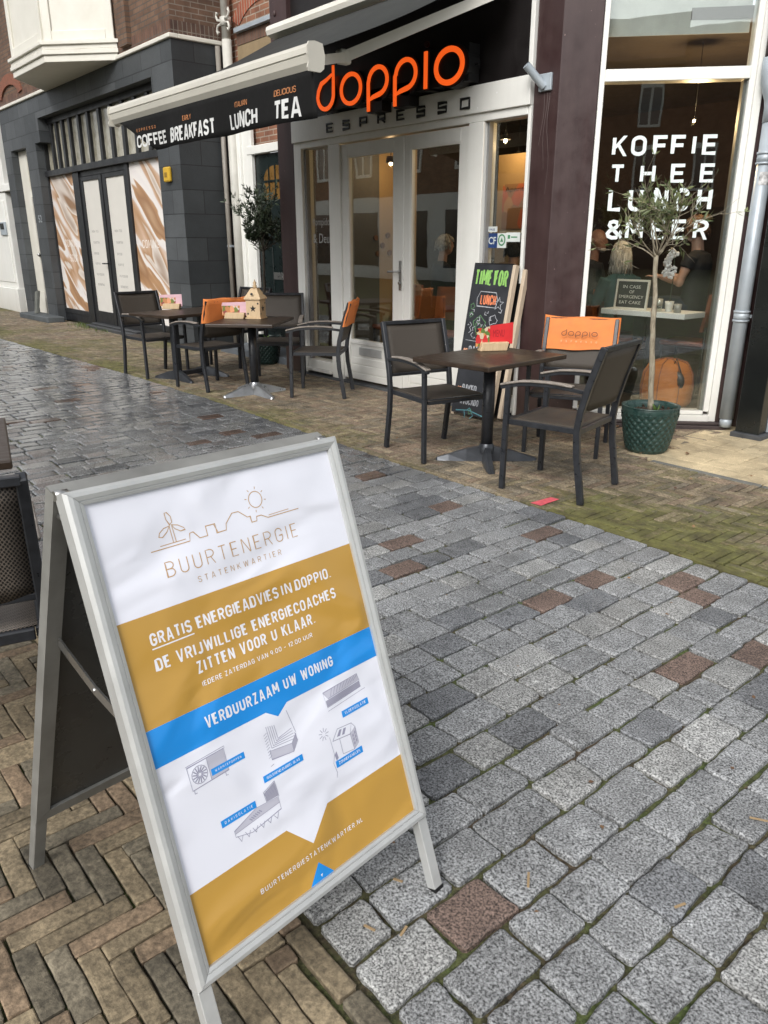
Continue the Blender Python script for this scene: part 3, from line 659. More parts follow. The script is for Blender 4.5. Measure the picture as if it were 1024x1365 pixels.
# ---- corner window
b = MB(); P0 = Vector((0, 0, 0)) + BEND
fb = lambda mb, s0, s1, o0, o1, z0, z1: mb.fbox(BEND, CD, -CN, Z, s0, s1, -o1, -o0, z0, z1)
fb(b, 0.291, 0.329, -0.12, 0.012, 0.132, H); fb(b, 0.3295, 1.365, -0.12, 0.010, 2.604, 2.686); fb(b, 1.362, 1.405, -0.12, 0.004, 0.132, H)
fb(b, 1.4055, 1.462, -0.12, 0.02, 0.03, H); fb(b, 0.291, 1.405, -0.12, 0.03, 0.036, 0.105); fb(b, 0.3295, 1.361, -0.12, 0.006, 0.108, 0.137)
cwin = b.build('shop_window', M['white'], cafe, bevel=0.003)
b = MB(); fb(b, 0.328, 1.363, -0.03, -0.024, 0.135, 2.606); cp = b.build('pane', M['glass'], cwin)
b = MB(); fb(b, 0.328, 1.363, -0.03, -0.024, 2.684, H - .1); b.build('pane', M['glass'], cwin)
b = MB(); fb(b, 1.335, 1.363, -0.10, -0.032, 0.137, 2.604); b.build('inner_reveal', mat('inner_reveal', (0.16, 0.16, 0.15), 0.6), cwin)
b = MB()
rows = [('KOFFIE', 2.098, 2.240, [0.432, 0.573, 0.735, 0.868, 1.022, 1.098], 1.226), ('THEE', 1.905, 2.040, [0.432, 0.660, 0.888, 1.106], 1.228),
        ('LUNCH', 1.700, 1.870, [0.436, 0.590, 0.778, 0.935, 1.105], 1.228), ('&MEER', 1.492, 1.640, [0.440, 0.590, 0.788, 0.945, 1.106], 1.228)]
wd = {'I': 0.026, 'M': 0.135, '&': 0.135}
for body, z0, z1, ss, _ in rows:
    for ch, s0 in zip(body, ss):
        b.sfont(ch, cw(s0, -0.024, z0), CD, Z, wd.get(ch, 0.112), z1 - z0, 0.182, 0.0015)
b.build('lettering', M['lett_white'], cp)
# plinth under the window, maroon jamb on the right
b = MB(); fb(b, -0.02, 1.54, -0.1, 0.10, -0.02, 0.030); fb(b, -0.02, 1.54, -0.1, 0.075, 0.0305, 0.055)
b.build('plinth', mat('plinth_stone', (0.030, 0.020, 0.019), 0.7, var=0.4, bump=0.4, bscale=60, col2=(0.05, 0.036, 0.033)), cafe, bevel=0.006)
b = MB(); fb(b, 1.4625, 1.56, -0.2, 0.0, 0.0, H); fb(b, 1.56, 1.66, -0.2, -0.05, 0.0, H); b.build('jamb', M['maroon'], cafe, bevel=0.003)
# interior
b = MB(); q1 = cw(0.0, -0.13); q2 = cw(1.6, -0.13)
fl_poly = [(-8.05, 5.38), (-4.35, 5.38), (q1.x - .05, q1.y + .02), (q2.x, q2.y), (-2.95, 9.6), (-8.05, 9.6)]
b.zprism(fl_poly, 0.0, 0.10); b.build('interior_floor', mat('cafe_floor', (0.045, 0.036, 0.03), 0.4, var=0.3, scale=3), cafe)
b = MB(); b.zprism(fl_poly, 3.02, 3.1); b.build('ceiling', mat('cafe_ceiling', (0.05, 0.038, 0.028), 0.8), cafe)
PL = mat('warm_plaster', (0.42, 0.29, 0.15), 0.85, var=0.1, scale=2)
b = MB(); b.box(-8.05, -7.98, 6.62, 7.25, 0.1, 3.02); b.build('interior_wall', PL, cafe)
b = MB(); b.box(-8.05, -7.98, 5.43, 6.619, 0.1, 3.02); b.build('interior_wall', mat('dimmed_wall', (0.10, 0.10, 0.10), 0.7), cafe)  # shade put into the wall colour here, keeping the left door pane dark
b = MB(); b.box(-8.05, -7.98, 7.251, 9.6, 0.1, 3.02); b.build('interior_wall', mat('dark_plaster', (0.022, 0.018, 0.016), 0.85), cafe)
b = MB(); b.box(-7.978, -3.0, 9.5, 9.6, 0.1, 3.02); b.build('interior_wall', mat('brown_plaster', (0.040, 0.024, 0.017), 0.85, var=0.3, scale=2), cafe)
b = MB(); b.box(-3.05, -2.95, 6.6, 9.498, 0.1, 3.02); b.build('interior_wall', mat('grey_plaster', (0.075, 0.066, 0.058), 0.85), cafe)
# ---- added pale sheet painting the sky reflection high in the upper pane
b = MB(); fb(b, 0.34, 1.355, -0.16, -0.15, 2.93, 4.2); b.build('sky_reflection_sheet', mat('reflected_sky_tone', (0.42, 0.43, 0.40), 0.8), cwin)

# ------------------------------------------------------------------ doppio sign
sg = thing('shop_sign', 'black shop sign with big rounded orange letters doppio above the white doors', 'sign', (-6.0, 5.2, 2.6))
YS = 5.06
def ring(cx, cz, rx, rz_, a0=0, a1=360, k=40, tilt=0.0):
    out = []
    for i in range(k + 1):
        a = R(a0 + (a1 - a0) * i / k); x, z = rx * math.cos(a), rz_ * math.sin(a); out.append((cx + x + tilt * z, cz + z))
    return out
back = MB(); ORG = (0, YS, 0)
DOPPIO = []
def letter(strokes, backing, name='letter'):
    DOPPIO.extend(strokes)
    q = MB()
    for pts, wdt, cl in strokes: q.stroke(pts, ORG, X, Z, wdt, 0.012, closed=cl)
    q.build(name, M['orange_sign'], sg)
    for poly in backing: back.prism(poly, (0, YS - 0.001, 0), X, Z, 0.13)
def oval(cx, cz, rx, rz_, k=32): return [(cx + rx * math.cos(2 * math.pi * i / k), cz + rz_ * math.sin(2 * math.pi * i / k)) for i in range(k)]
wv = 0.045
# d : teardrop bowl that opens into the stem
dl = [(-6.790, 3.085), (-6.790, 2.99), (-6.792, 2.90)] + [(-6.925 + 0.132 * math.cos(R(a)), 2.845 + 0.125 * math.sin(R(a))) for a in range(5, -176, -12)] + [(-7.040, 2.89), (-6.99, 2.95), (-6.90, 2.975), (-6.815, 3.01)]
letter([(dl, [0.028, 0.03, 0.034] + [0.037] * (len(dl) - 6) + [0.04, 0.03, 0.02], False)], [oval(-6.92, 2.84, 0.15, 0.145)])
letter([(oval(-6.515, 2.848, 0.150, 0.124, 40), 0.036, True)], [oval(-6.50, 2.845, 0.19, 0.155)])
def pshape(x0, zb, cx, cz, rx, rz_):
    return [(x0, zb), (x0, zb + 0.1), (x0, cz)] + [(cx + rx * math.cos(R(a)), cz + rz_ * math.sin(R(a))) for a in range(172, -82, -12)] + [(cx - rx * 0.55, cz - rz_ * 1.12), (x0 + 0.012, cz - rz_ * 1.3)]
for x0, cx in ((-6.250, -6.112), (-5.872, -5.728)):
    pl = pshape(x0, 2.625, cx, 2.862, 0.132, 0.112)
    letter([(pl, [0.038, 0.038, 0.037] + [0.036] * (len(pl) - 6) + [0.040, 0.034, 0.016], False)], [oval(cx + 0.01, 2.85, 0.175, 0.155), [(x0 - 0.02, 2.61), (x0 + 0.19, 2.61), (x0 + 0.19, 2.8), (x0 - 0.02, 2.8)]])
letter([([(-5.470, 2.715), (-5.470, 2.996)], 0.038, False)], [[(-5.50, 2.70), (-5.43, 2.70), (-5.43, 3.01), (-5.50, 3.01)]])
b = MB(); b.prism(oval(-5.47, 3.05, 0.026, 0.024, 16), (0, YS - 0.005, 0), X, Z, 0.02); b.build('letter_dot', mat('unlit_dot', (0.05, 0.010, 0.006), 0.4), sg)
letter([(oval(-5.187, 2.848, 0.155, 0.122, 44), 0.042, True)], [oval(-5.165, 2.845, 0.205, 0.160)])
back.box(-7.1, -4.98, 5.075, 5.20, 2.715, 2.99)
back.build('backing', M['black'], sg)
b = MB(); b.box(-4.99, -4.93, 5.13, 5.15, 2.83, 2.845); b.build('cable', M['black'], sg)

# ------------------------------------------------------------------ awning
aw = thing('awning', 'half open dark awning with cream front bar over the café terrace', 'awning', (-6.1, 5.2, 3.4))
M['bar_cream'] = mat('powder_coat_cream', (0.50, 0.48, 0.42), 0.45, var=0.06, scale=3, col2=(0.57, 0.55, 0.48))
def sweepx(prof, x0, x1): # profile in (y,z)
    q = MB(); k = len(prof); q.add([(x0, y, z) for y, z in prof] + [(x1, y, z) for y, z in prof], [tuple(range(k)), tuple(reversed(range(k, 2 * k)))] + [(i, k + i, k + (i + 1) % k, (i + 1) % k) for i in range(k)]); return q
barp = [(3.20, 2.655), (3.17, 2.648), (3.155, 2.625), (3.15, 2.590), (3.158, 2.586), (3.158, 2.578), (3.165, 2.54), (3.19, 2.505), (3.235, 2.495), (3.26, 2.51), (3.27, 2.58), (3.255, 2.645)]
bar = sweepx(barp, -7.72, -4.50).build('front_bar', M['bar_cream'], aw)
capp = [(3.20, 2.660), (3.155, 2.652), (3.142, 2.625), (3.142, 2.585), (3.152, 2.54), (3.14, 2.51), (3.15, 2.488), (3.24, 2.488), (3.268, 2.51), (3.278, 2.58), (3.26, 2.65)]
sweepx(capp, -4.499, -4.485).build('end_cap', M['bar_cream'], bar)
sweepx(capp, -7.735, -7.721).build('end_cap', M['bar_cream'], bar)
casp = [(5.165, 3.58), (4.99, 3.585), (4.955, 3.565), (4.945, 3.53), (4.96, 3.49), (5.165, 3.42)]
sweepx(casp, -7.80, -4.40).build('cassette', M['cream'], aw)
sweepx([(5.16, 3.418), (5.03, 3.455), (5.03, 3.44), (5.16, 3.40)], -7.78, -4.42).build('cassette_lip', M['black'], aw)
FAB = mat('awning_fabric', (0.030, 0.032, 0.030), 0.75, var=0.2, scale=4, bump=0.1, bscale=120)
q = MB(); k = 14
for i in range(k + 1):
    t = i / k; y = 5.02 + (3.25 - 5.02) * t; z = 3.455 + (2.635 - 3.455) * t - 0.05 * math.sin(math.pi * t)
    for x in (-7.68, -4.54): q.v += [(x, y, z), (x, y, z - 0.004)]
for i in range(k):
    a = 4 * i; q.f += [(a, a + 2, a + 6, a + 4), (a + 1, a + 5, a + 7, a + 3), (a, a + 4, a + 5, a + 1), (a + 2, a + 3, a + 7, a + 6)]; q.mi += [0] * 4; q.sm += [True] * 4
q.build('canopy', FAB, aw)
# valance with writing, its far end blown back
VAL = mat('valance_cloth', (0.006, 0.006, 0.006), 0.8, var=0.2, bump=0.1, bscale=150, spec=0.25)
q = MB(); nx = 48
def vy(x, t): return 3.19 + 0.018 * math.sin(x * 5.3) * t + 0.01 * math.sin(x * 11 + 1) * t
def vp(x, t):
    x0 = -7.66 + (x + 7.66); lo = 2.232 + 0.02 * 0
    xe = x
    return (xe, vy(x, t), 2.515 + (2.228 - 2.515) * t)
cols = []
for i in range(nx + 1):
    for j in range(7):
        t = j / 6; xl = -7.62 + (0.72) * t ** 0.9; x = xl + (-4.50 - xl) * i / nx; p = vp(x, t); q.v.append(p)
for i in range(nx):
    for j in range(6):
        a = i * 7 + j; q.f.append((a, a + 1, a + 8, a + 7)); q.mi.append(0); q.sm.append(True)
val = q.build('valance', VAL, aw)
val.modifiers.new('thickness', 'SOLIDIFY').thickness = 0.002
def draped(name, items, m):
    for body, x0, x1, z0, z1, wt_ in items:
        q = MB(); q.sfont(body, (x0, 0, z0), X, Z, x1 - x0, z1 - z0, wt_, 0.0012, wt_ + 0.09, 1.7)
        q.v = [(x, vy(x, (2.515 - z) / 0.287) - 0.003 + y, z) for x, y, z in q.v]; q.build(name, m, val)
VW = mat('valance_white', (0.62, 0.63, 0.62), 0.7)
draped('lettering', [('COFFEE', -7.215, -6.655, 2.264, 2.364, .19), ('BREAKFAST', -6.545, -5.808, 2.254, 2.366, .19), ('LUNCH', -5.592, -5.172, 2.256, 2.368, .19), ('TEA', -4.948, -4.645, 2.252, 2.372, .2)], VW)
draped('lettering', [('ESPRESSO', -7.21, -6.85, 2.394, 2.418, .13), ('EARLY', -6.315, -6.170, 2.394, 2.430, .13), ('ITALIAN', -5.490, -5.308, 2.396, 2.432, .13), ('DELICIOUS', -4.946, -4.690, 2.399, 2.437, .13)], M['lett_orange'])
def arm2(pr, pe, pb):
    q = MB(); q.tube([pr, pe], 1, rect=(0.055, 0.07)); a_ = q.build('arm', M['cream'], aw)
    q = MB(); q.tube([pe, pb], 1, rect=(0.045, 0.06)); q.build('forearm', M['cream'], a_)
    q = MB(); q.box(pe[0] - 0.035, pe[0] + 0.035, pe[1] - 0.05, pe[1] + 0.05, pe[2] - 0.045, pe[2] + 0.045); q.build('elbow', M['cream'], a_, bevel=0.012)
arm2((-4.58, 4.98, 3.24), (-4.90, 3.74, 2.70), (-4.60, 3.28, 2.575))
arm2((-7.60, 4.98, 3.24), (-7.25, 3.74, 2.70), (-7.55, 3.28, 2.575))

# ------------------------------------------------------------------ grey flag holder on the corner pillar
b = MB(); rr_ = random.Random(4)
for k_ in range(3):
    x = -4.30 + .022 * k_; pts = [(x + .012 * math.sin(i * 1.1 + k_) + .004 * i * (k_ - 1), 2.555 - .09 * i) for i in range(5 + 2 * k_)]; b.stroke(pts, (0, YF - .0006, 0), X, Z, [.007 - .005 * i / (5 + 2 * k_) for i in range(5 + 2 * k_)], .0002)
b.build('drip_stain', mat('pale_drip', (.10, .075, .072), .6), cafe)
fh = thing('flag_holder', 'grey metal flag pole socket screwed to the maroon corner pillar', 'flag holder', (-4.29, 5.215, 2.63))
b = MB(); b.box(-4.345, -4.225, 5.195, 5.219, 2.565, 2.685); b.build('plate', M['zinc'], fh, bevel=0.004)
b = MB(); b.tube([(-4.295, 5.20, 2.595), (-4.36, 5.06, 2.735)], 0.030, 14, cap=False); b.tube([(-4.295, 5.20, 2.595), (-4.359, 5.062, 2.733)], 0.025, 14); b.build('socket', M['zinc'], fh)

# ------------------------------------------------------------------ zinc drainpipe right of the corner window
dp = thing('drainpipe', 'zinc grey drainpipe with a bend beside the corner window', 'drainpipe', tuple(cw(1.60, 0.06)))
tp = cw(1.475, 0.08); lo = cw(1.53, 0.085)
b = MB(); b.tube([lo + Z * 0.10, lo + Z * 2.36], 0.055, 20); b.build('pipe', M['zinc'], dp)
b = MB(); b.tube([lo + Z * z_ for z_ in (2.30, 2.40)] + [lo.lerp(tp, t) + Z * (2.44 + 0.14 * t) for t in (0.15, .35, .5, .65, .85)] + [tp + Z * 2.63, tp + Z * 2.72], 0.0590, 20); b.build('bend', M['zinc'], dp)
b = MB(); b.tube([tp + Z * 2.70, tp + Z * 7.0], 0.048, 18); b.build('pipe', M['maroon'], dp)
b = MB(); b.tube([lo + Z * 0.03, lo + Z * 0.11], 0.048, 18); b.build('shoe', M['zinc'], dp)
for zz_ in (0.92, 2.06):
    b = MB()
    for k_ in (-0.035, 0.035): b.tube([lo + Z * (zz_ + k_ - 0.008), lo + Z * (zz_ + k_ + 0.008)], 0.063, 20)
    b.tube([lo + Z * (zz_ - 0.03), lo + Z * (zz_ + 0.03)], 0.059, 20); b.tube([lo + CD * 0.05, lo + CD * 0.09], 0.008, 8) if False else None
    b.fbox(lo + Z * zz_, CD, -CN, Z, 0.05, 0.075, -0.012, 0.012, -0.012, 0.012); b.build('bracket', M['zinc'], dp)
b = MB(); n_ = 10
for i in range(n_):
    for zz_ in (1.875, 1.965):
        a = R(-40 + 80 * i / (n_ - 1)); p = lo + CN * (0.0562 * math.cos(a)) + CD * (0.0562 * math.sin(a) - 0.0) + Z * zz_; b.v.append(tuple(p))
for i in range(n_ - 1): b.f.append((2 * i, 2 * i + 2, 2 * i + 3, 2 * i + 1)); b.mi.append(0); b.sm.append(True)
b.build('sticker', mat('torn_sticker', (0.02, 0.02, 0.02), 0.5, scale=24, col2=(0.75, 0.75, 0.75), detail=3), dp)

# ------------------------------------------------------------------ black shop on the right
bs = thing('black_shop', 'glossy black stone shopfront right of the zinc drainpipe', 'building', (-2.7, 6.2, 0))
BK = mat('black_stone', (0.008, 0.009, 0.009), 0.25, var=0.5, scale=2.5, bump=0.03, col2=(0.016, 0.018, 0.017))
b = MB(); b.box(-2.83, -2.64, 6.07, 14, 0.0, 7.0); b.build('pilaster', BK, bs, bevel=0.004)
b = MB(); b.box(-2.85, -2.60, 6.03, 14, -0.01, 0.035); b.build('plinth', mat('plinth_bluestone', (0.055, 0.058, 0.062), 0.6, var=0.4), bs, bevel=0.004)
b = MB(); b.box(-2.645, -2.630, 6.20, 6.215, 0.04, 5); b.tube([(-2.635, 6.30, 0.9), (-2.625, 6.8, 0.92)], 0.004, 6); b.build('trim', M['zinc'], bs)
# ------------------------------------------------------------------ neighbouring slate clad shop (front Y = 5.09)
YN = 5.09
SLATE = brickmat('slate_tile_front', (1, 0), (0.042, 0.047, 0.051), (0.080, 0.087, 0.092), (0.020, 0.022, 0.024), 0.62, 0.305, 0.006, 0.55, 0.35, 0.5, 0.25, 1.4)
SLATE_R = brickmat('slate_tile_shaded', (0, 1), (0.026, 0.030, 0.033), (0.044, 0.049, 0.052), (0.012, 0.013, 0.014), 0.62, 0.305, 0.006, 0.55, 0.35, 0.5, 0.25, 1.4)  # same slate as the front, shade of the side face put into darker colours
BRK = brickmat('brown_brick_front', (1, 0), (0.115, 0.065, 0.042), (0.165, 0.098, 0.062), (0.085, 0.070, 0.058), 0.215, 0.063, 0.007, 0.9, 0.6)
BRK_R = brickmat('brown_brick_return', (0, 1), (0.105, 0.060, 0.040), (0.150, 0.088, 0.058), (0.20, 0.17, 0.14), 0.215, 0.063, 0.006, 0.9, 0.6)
BRKR = brickmat('red_brick', (1, 0), (0.20, 0.085, 0.052), (0.26, 0.12, 0.070), (0.34, 0.28, 0.22), 0.215, 0.066, 0.007, 0.9, 0.5)
ns = thing('slate_shop', 'dark slate tiled shop with brown marble window posters and cream bay window above', 'building', (-10.26, YN, 0))
XR, XL = -10.26, -18.0
b = MB()   # front slate: piers and lintel around the openings
b.box(-10.92, XR, YN, YN + 0.4, 0, 3.90); b.box(-15.72, -10.921, YN, YN + 0.4, 3.555, 3.90); b.box(-16.02, -15.721, YN, YN + 0.4, 3.17, 3.90); b.box(-16.60, -16.021, YN, YN + 0.4, 0, 3.90)
b.box(-17.55, -16.601, YN, YN + 0.4, 3.155, 3.90); b.box(XL, -17.551, YN, YN + 0.4, 0, 3.90)
b.build('slate_wall', SLATE, ns)
b = MB(); b.box(XR - 0.3, XR + 0.0015, YN + 0.401, 5.92, 0, 3.90); b.box(XR, XR + 0.003, YN + 0.002, YN + 0.40, 0, 3.899); b.build('slate_return', SLATE_R, ns)
b = MB()
b.box(XL, XR + 0.03, YN - 0.035, YN + 0.1, 3.902, 3.955); b.box(XR - 0.1, XR + 0.03, YN + 0.101, 5.9, 3.902, 3.955); b.build('ledge', M['cream'], ns, bevel=0.008)
b = MB(); b.box(XL, XR - 0.02, YN + 0.02, YN + 0.4, 3.957, 9); b.box(-11.75, -11.45, YN - 0.05, YN + 0.019, 4.02, 9); b.build('brick_wall', BRK, ns)
b = MB(); b.box(XR - 0.3, XR - 0.016, YN + 0.024, 5.93, 3.957, 9); b.build('brick_return', BRK_R, ns)
SOLD = brickmat('brick_soldier_course', (0, 1), (0.075, 0.043, 0.034), (0.11, 0.064, 0.046), (0.19, 0.16, 0.13), 0.062, 0.2, 0.006, 0.9, 0.5, 0.0)
b = MB(); b.box(XR - 0.2, XR - 0.013, YN + 0.021, 5.92, 3.958, 4.11); b.build('brick_course', SOLD, ns)
b = MB(); b.box(XL, XR - 0.017, YN + 0.012, YN + 0.02, 3.958, 4.11); b.build('brick_course', brickmat('brick_soldier_front', (1, 0), (0.10, 0.05, 0.036), (0.16, 0.08, 0.05), (0.10, 0.085, 0.07), 0.062, 0.2, 0.006, 0.9, 0.5, 0.0), ns)
# red relieving arch left of the bay
b = MB(); poly = [(-17.1 + 0.75 * math.cos(R(a)), 4.02 + 0.42 * math.sin(R(a))) for a in range(170, 9, -10)] + [(-17.1 + 0.55 * math.cos(R(a)), 4.02 + 0.24 * math.sin(R(a))) for a in range(10, 171, 10)]
b.prism(poly, (0, YN - 0.012, 0), X, Z, 0.03); b.build('brick_arch', mat('arch_brick', (0.26, 0.09, 0.05), 0.9, scale=14, col2=(0.17, 0.08, 0.055), bump=0.4), ns)
# shop window recess
b = MB(); yy = YN + 0.18
b.box(-16.02, -15.99, yy - 0.04, yy + 0.08, 0, 3.56); b.box(-14.70, -14.42, yy - 0.05, yy + 0.08, 0, 2.60); b.box(-12.41, -12.326, yy - 0.05, yy + 0.08, 0, 2.60); b.box(-10.99, -10.922, yy - 0.05, yy + 0.08, 0, 3.55)
b.box(-15.989, -10.991, yy - 0.09, yy + 0.08, 2.604, 2.70); b.box(-15.989, -10.991, yy - 0.03, yy + 0.08, 3.46, 3.555)
for xa, xb in ((-15.989, -14.701), (-12.325, -10.991)): b.box(xa, xb, yy - 0.03, yy + 0.08, 0.02, 0.248); b.box(xa, xb, yy - 0.05, yy - 0.031, 0.17, 0.245)
b.box(-14.42, -12.41, yy - 0.02, yy + 0.08, 2.52, 2.603)
for x_ in (-15.62, -15.33, -15.02, -14.66, -14.22, -13.80, -13.32, -12.86, -12.40, -11.95, -11.5): b.box(x_ - 0.045, x_ + 0.045, yy - 0.02, yy + 0.06, 2.70, 3.46)
sw = b.build('shop_window', M['dark'], ns, bevel=0.004)
TG = mat('cathedral_glass', (0.24, 0.22, 0.16), 0.12, var=0.5, scale=5, bump=0.7, bscale=12, col2=(0.50, 0.48, 0.40), spec=0.9)
b = MB(); b.box(-15.988, -10.992, yy + 0.03, yy + 0.04, 2.701, 3.459); b.build('transom_glass', TG, sw)
def marble():
    m, t, bb = nodes('marble_poster'); vec, ob = axes_vec(t, (1, 0))
    mp = N(t, 'Mapping'); mp.inputs['Scale'].default_value = (0.34, 1.5, 1); m0 = N(t, 'Mapping'); m0.inputs['Rotation'].default_value = (0, 0, R(36)); t.links.new(vec, m0.inputs[0]); t.links.new(m0.outputs[0], mp.inputs[0])
    wv_ = N(t, 'TexNoise'); setin(wv_, Scale=1.5, Detail=2.5, Roughness=0.42, Distortion=0.35); t.links.new(mp.outputs[0], wv_.inputs['Vector'])
    cr = N(t, 'ValToRGB'); e = cr.color_ramp.elements; e[0].position = 0.30; e[0].color = (0.50, 0.33, 0.20, 1); e[1].position = 0.70; e[1].color = (0.28, 0.16, 0.085, 1)
    for p, c in ((0.40, (0.32, 0.17, 0.085)), (0.445, (0.46, 0.27, 0.14)), (0.455, (0.80, 0.76, 0.72)), (0.52, (0.74, 0.70, 0.68)), (0.545, (0.60, 0.42, 0.30)), (0.60, (0.42, 0.24, 0.12)), (0.615, (0.72, 0.66, 0.6))):
        q = e.new(p); q.color = rgba(c)
    t.links.new(wv_.outputs['Fac'], cr.inputs[0]); t.links.new(cr.outputs[0], bb.inputs['Base Color']); bb.inputs['Roughness'].default_value = 0.4
    return m
MP = marble()
for x0, x1, txt in ((-15.988, -14.702, True), (-12.324, -10.993, False)):
    b = MB(); b.box(x0, x1, yy - 0.012, yy - 0.004, 0.249, 2.603); pp = b.build('window_poster', MP, sw)
    b = MB()
    if txt: b.sfont('COMING', (x0 + 0.40, yy - 0.0125, 1.38), X, Z, 0.60, 0.13, .09, .001, .3); b.sfont('SOON', (x0 + 0.56, yy - 0.0125, 1.12), X, Z, 0.42, 0.13, .09, .001, .3)
    else: b.sfont('COMING', (x0 + 0.22, yy - 0.0125, 1.38), X, Z, 0.60, 0.12, .09, .001, .3)
    b.build('lettering', mat('poster_lettering', (0.82, 0.79, 0.75), 0.6), pp)
PAPER = mat('white_paper_panel', (0.64, 0.62, 0.57), 0.6, var=0.03)
for x0, x1, hd_ in ((-14.418, -13.455, True), (-13.40, -12.412, False)):
    b = MB(); b.box(x0, x0 + 0.12, yy - 0.03, yy + 0.03, 0.06, 2.515); b.box(x1 - 0.12, x1, yy - 0.03, yy + 0.03, 0.06, 2.515); b.box(x0 + .12, x1 - .12, yy - 0.03, yy + 0.03, 2.45, 2.515); b.box(x0 + .12, x1 - .12, yy - 0.03, yy + 0.03, 0.06, 0.30)
    d = b.build('door', M['dark'], sw, bevel=0.003)
    b = MB(); b.box(x0 + 0.119, x1 - 0.119, yy - 0.01, yy, 0.299, 2.451); pp = b.build('paper_panel', PAPER, d)
    xo = x0 + 0.22; PLT = mat('panel_lettering', (0.28, 0.27, 0.26), 0.7)
    for zl, tx, wl in ((1.62, 'HIGH TEA', .30), (1.44, 'TAARTEN', .28), (1.26, 'BROOD', .2), (1.09, 'KOFFIE', .22), (0.91, 'PATISSERIE', .34), (0.74, 'BONBONS', .30)):
        b = MB(); b.sfont(tx, (xo + .03, yy - 0.0102, zl), X, Z, wl, 0.04, .14, 0.0006); b.build('lettering', PLT, pp)
    if hd_:
        b = MB(); b.tube([(x1 - 0.06, yy - 0.03, 1.12), (x1 - 0.06, yy - 0.08, 1.12), (x1 - 0.2, yy - 0.085, 1.12)], 0.011, 8); b.build('handle', M['dark'], d)
b = MB(); b.box(-14.5, -12.2, YN - 0.02, YN + 0.3, -0.01, 0.055); b.box(-14.42, -12.4, YN + 0.05, YN + 0.3, 0.056, 0.085); b.build('doorstep', mat('dark_step', (0.05, 0.052, 0.055), 0.6, var=0.3), ns, bevel=0.01)
# tall house door on the left
b = MB(); ny = YN + 0.13
b.box(-17.549, -17.10, ny, ny + 0.1, 0.5, 3.15); b.box(-17.549, -17.10, ny - 0.01, ny + 0.1, 0, 0.499); b.box(-16.75, -16.602, ny, ny + 0.1, 0, 3.15); b.box(-17.099, -16.751, ny, ny + 0.1, 2.30, 2.42); b.box(-17.099, -16.751, ny, ny + 0.1, 3.06, 3.15)
fd = b.build('front_door_frame', M['cream'], ns, bevel=0.005)
b = MB(); b.box(-17.098, -16.755, ny + 0.03, ny + 0.09, 0.08, 2.297); d = b.build('front_door', M['dark'], ns, bevel=0.004)
b = MB(); b.ell((-17.06, ny - 0.02, 1.22), (0.035, 0.035, 0.035), 12, 8); b.build('knob', M['steel'], d)
b = MB(); b.box(-17.098, -16.76, ny + 0.05, ny + 0.06, 2.42, 3.06); b.build('fanlight', TG, fd)
b = MB(); b.text('52', (-16.42, YN - 0.002, 1.82), X, Z, 0.2, 0.13, 0.002, 0.0); b.build('house_number', mat('worn_paint', (0.35, 0.38, 0.40), 0.7), ns)
# bay window (erker)
b = MB(); yb = YN - 0.75
def bayp(e): return [(-15.08 - e * 1.2, YN + 0.0), (-14.26 - e * 0.4, yb - e), (-12.74 + e * 0.4, yb - e), (-11.92 + e * 1.2, YN + 0.0)]
b.zprism(bayp(0.0), 3.90, 3.99); b.zprism(bayp(0.03), 3.991, 4.05); b.zprism(bayp(0.015), 4.051, 4.11); b.zprism(bayp(0.05), 4.111, 4.16); b.zprism(bayp(-0.03), 4.161, 7.5)
bay = b.build('bay_window', M['cream'], ns, bevel=0.006)
sp = Vector((0.82, 0.75, 0)).normalized(); spn = Vector((sp.y, -sp.x, 0)); o_ = Vector((-12.74, yb, 0))
b = MB()
for (o2, a_, ln) in ((o_ - Vector((spn.x, spn.y, 0)) * -0.0, sp, 1.11), (Vector((-14.26, yb, 0)), X, 1.52)):
    n_ = Vector((a_.y, -a_.x, 0)); bb_ = -n_
    b.fbox(o2, a_, bb_, Z, 0.03, 0.15, 0.0, 0.03, 4.165, 7.4); b.fbox(o2, a_, bb_, Z, ln - 0.15, ln - 0.03, 0.0, 0.03, 4.165, 7.4); b.fbox(o2, a_, bb_, Z, 0.151, ln - 0.151, 0.0, 0.03, 4.165, 4.29); b.fbox(o2, a_, bb_, Z, 0.151, ln - 0.151, 0.0, 0.03, 5.05, 5.2)
b.build('panel_frame', M['cream'], bay, bevel=0.006)
# alarm box on the slate pier
al = thing('alarm_box', 'small yellow alarm box on the slate pier of the dark shop', 'alarm box', (-10.61, YN, 2.33))
b = MB(); b.box(-10.70, -10.52, YN - 0.055, YN - 0.002, 2.24, 2.43); cv = b.build('cover', mat('alarm_yellow', (0.58, 0.36, 0.03), 0.5), al, bevel=0.02, seg=2)
b = MB(); b.box(-10.65, -10.57, YN - 0.058, YN - 0.0555, 2.30, 2.36); b.build('grille', mat('alarm_grille', (0.25, 0.15, 0.02), 0.6), al)
# stone slab with a leaning strut by the door
ss = thing('door_slab', 'worn bluestone slab with an upright stub by the cream house door', 'stone slab', (-16.4, 4.95, 0))
b = MB(); b.zprism([(-17.3, 4.72), (-15.72, 4.78), (-15.70, 5.10), (-17.45, 5.10)], -0.01, 0.10); b.build('slab', mat('slab_bluestone', (0.075, 0.085, 0.09), 0.6, var=0.4, scale=4, bump=0.4), ss, bevel=0.015)
b = MB(); b.tube([(-16.85, 4.93, 0.09), (-16.93, 5.03, 0.52)], 1, rect=(0.05, 0.16)); b.build('upright', mat('upright_stone', (0.13, 0.135, 0.12), 0.8, var=0.3, bump=0.3), ss)
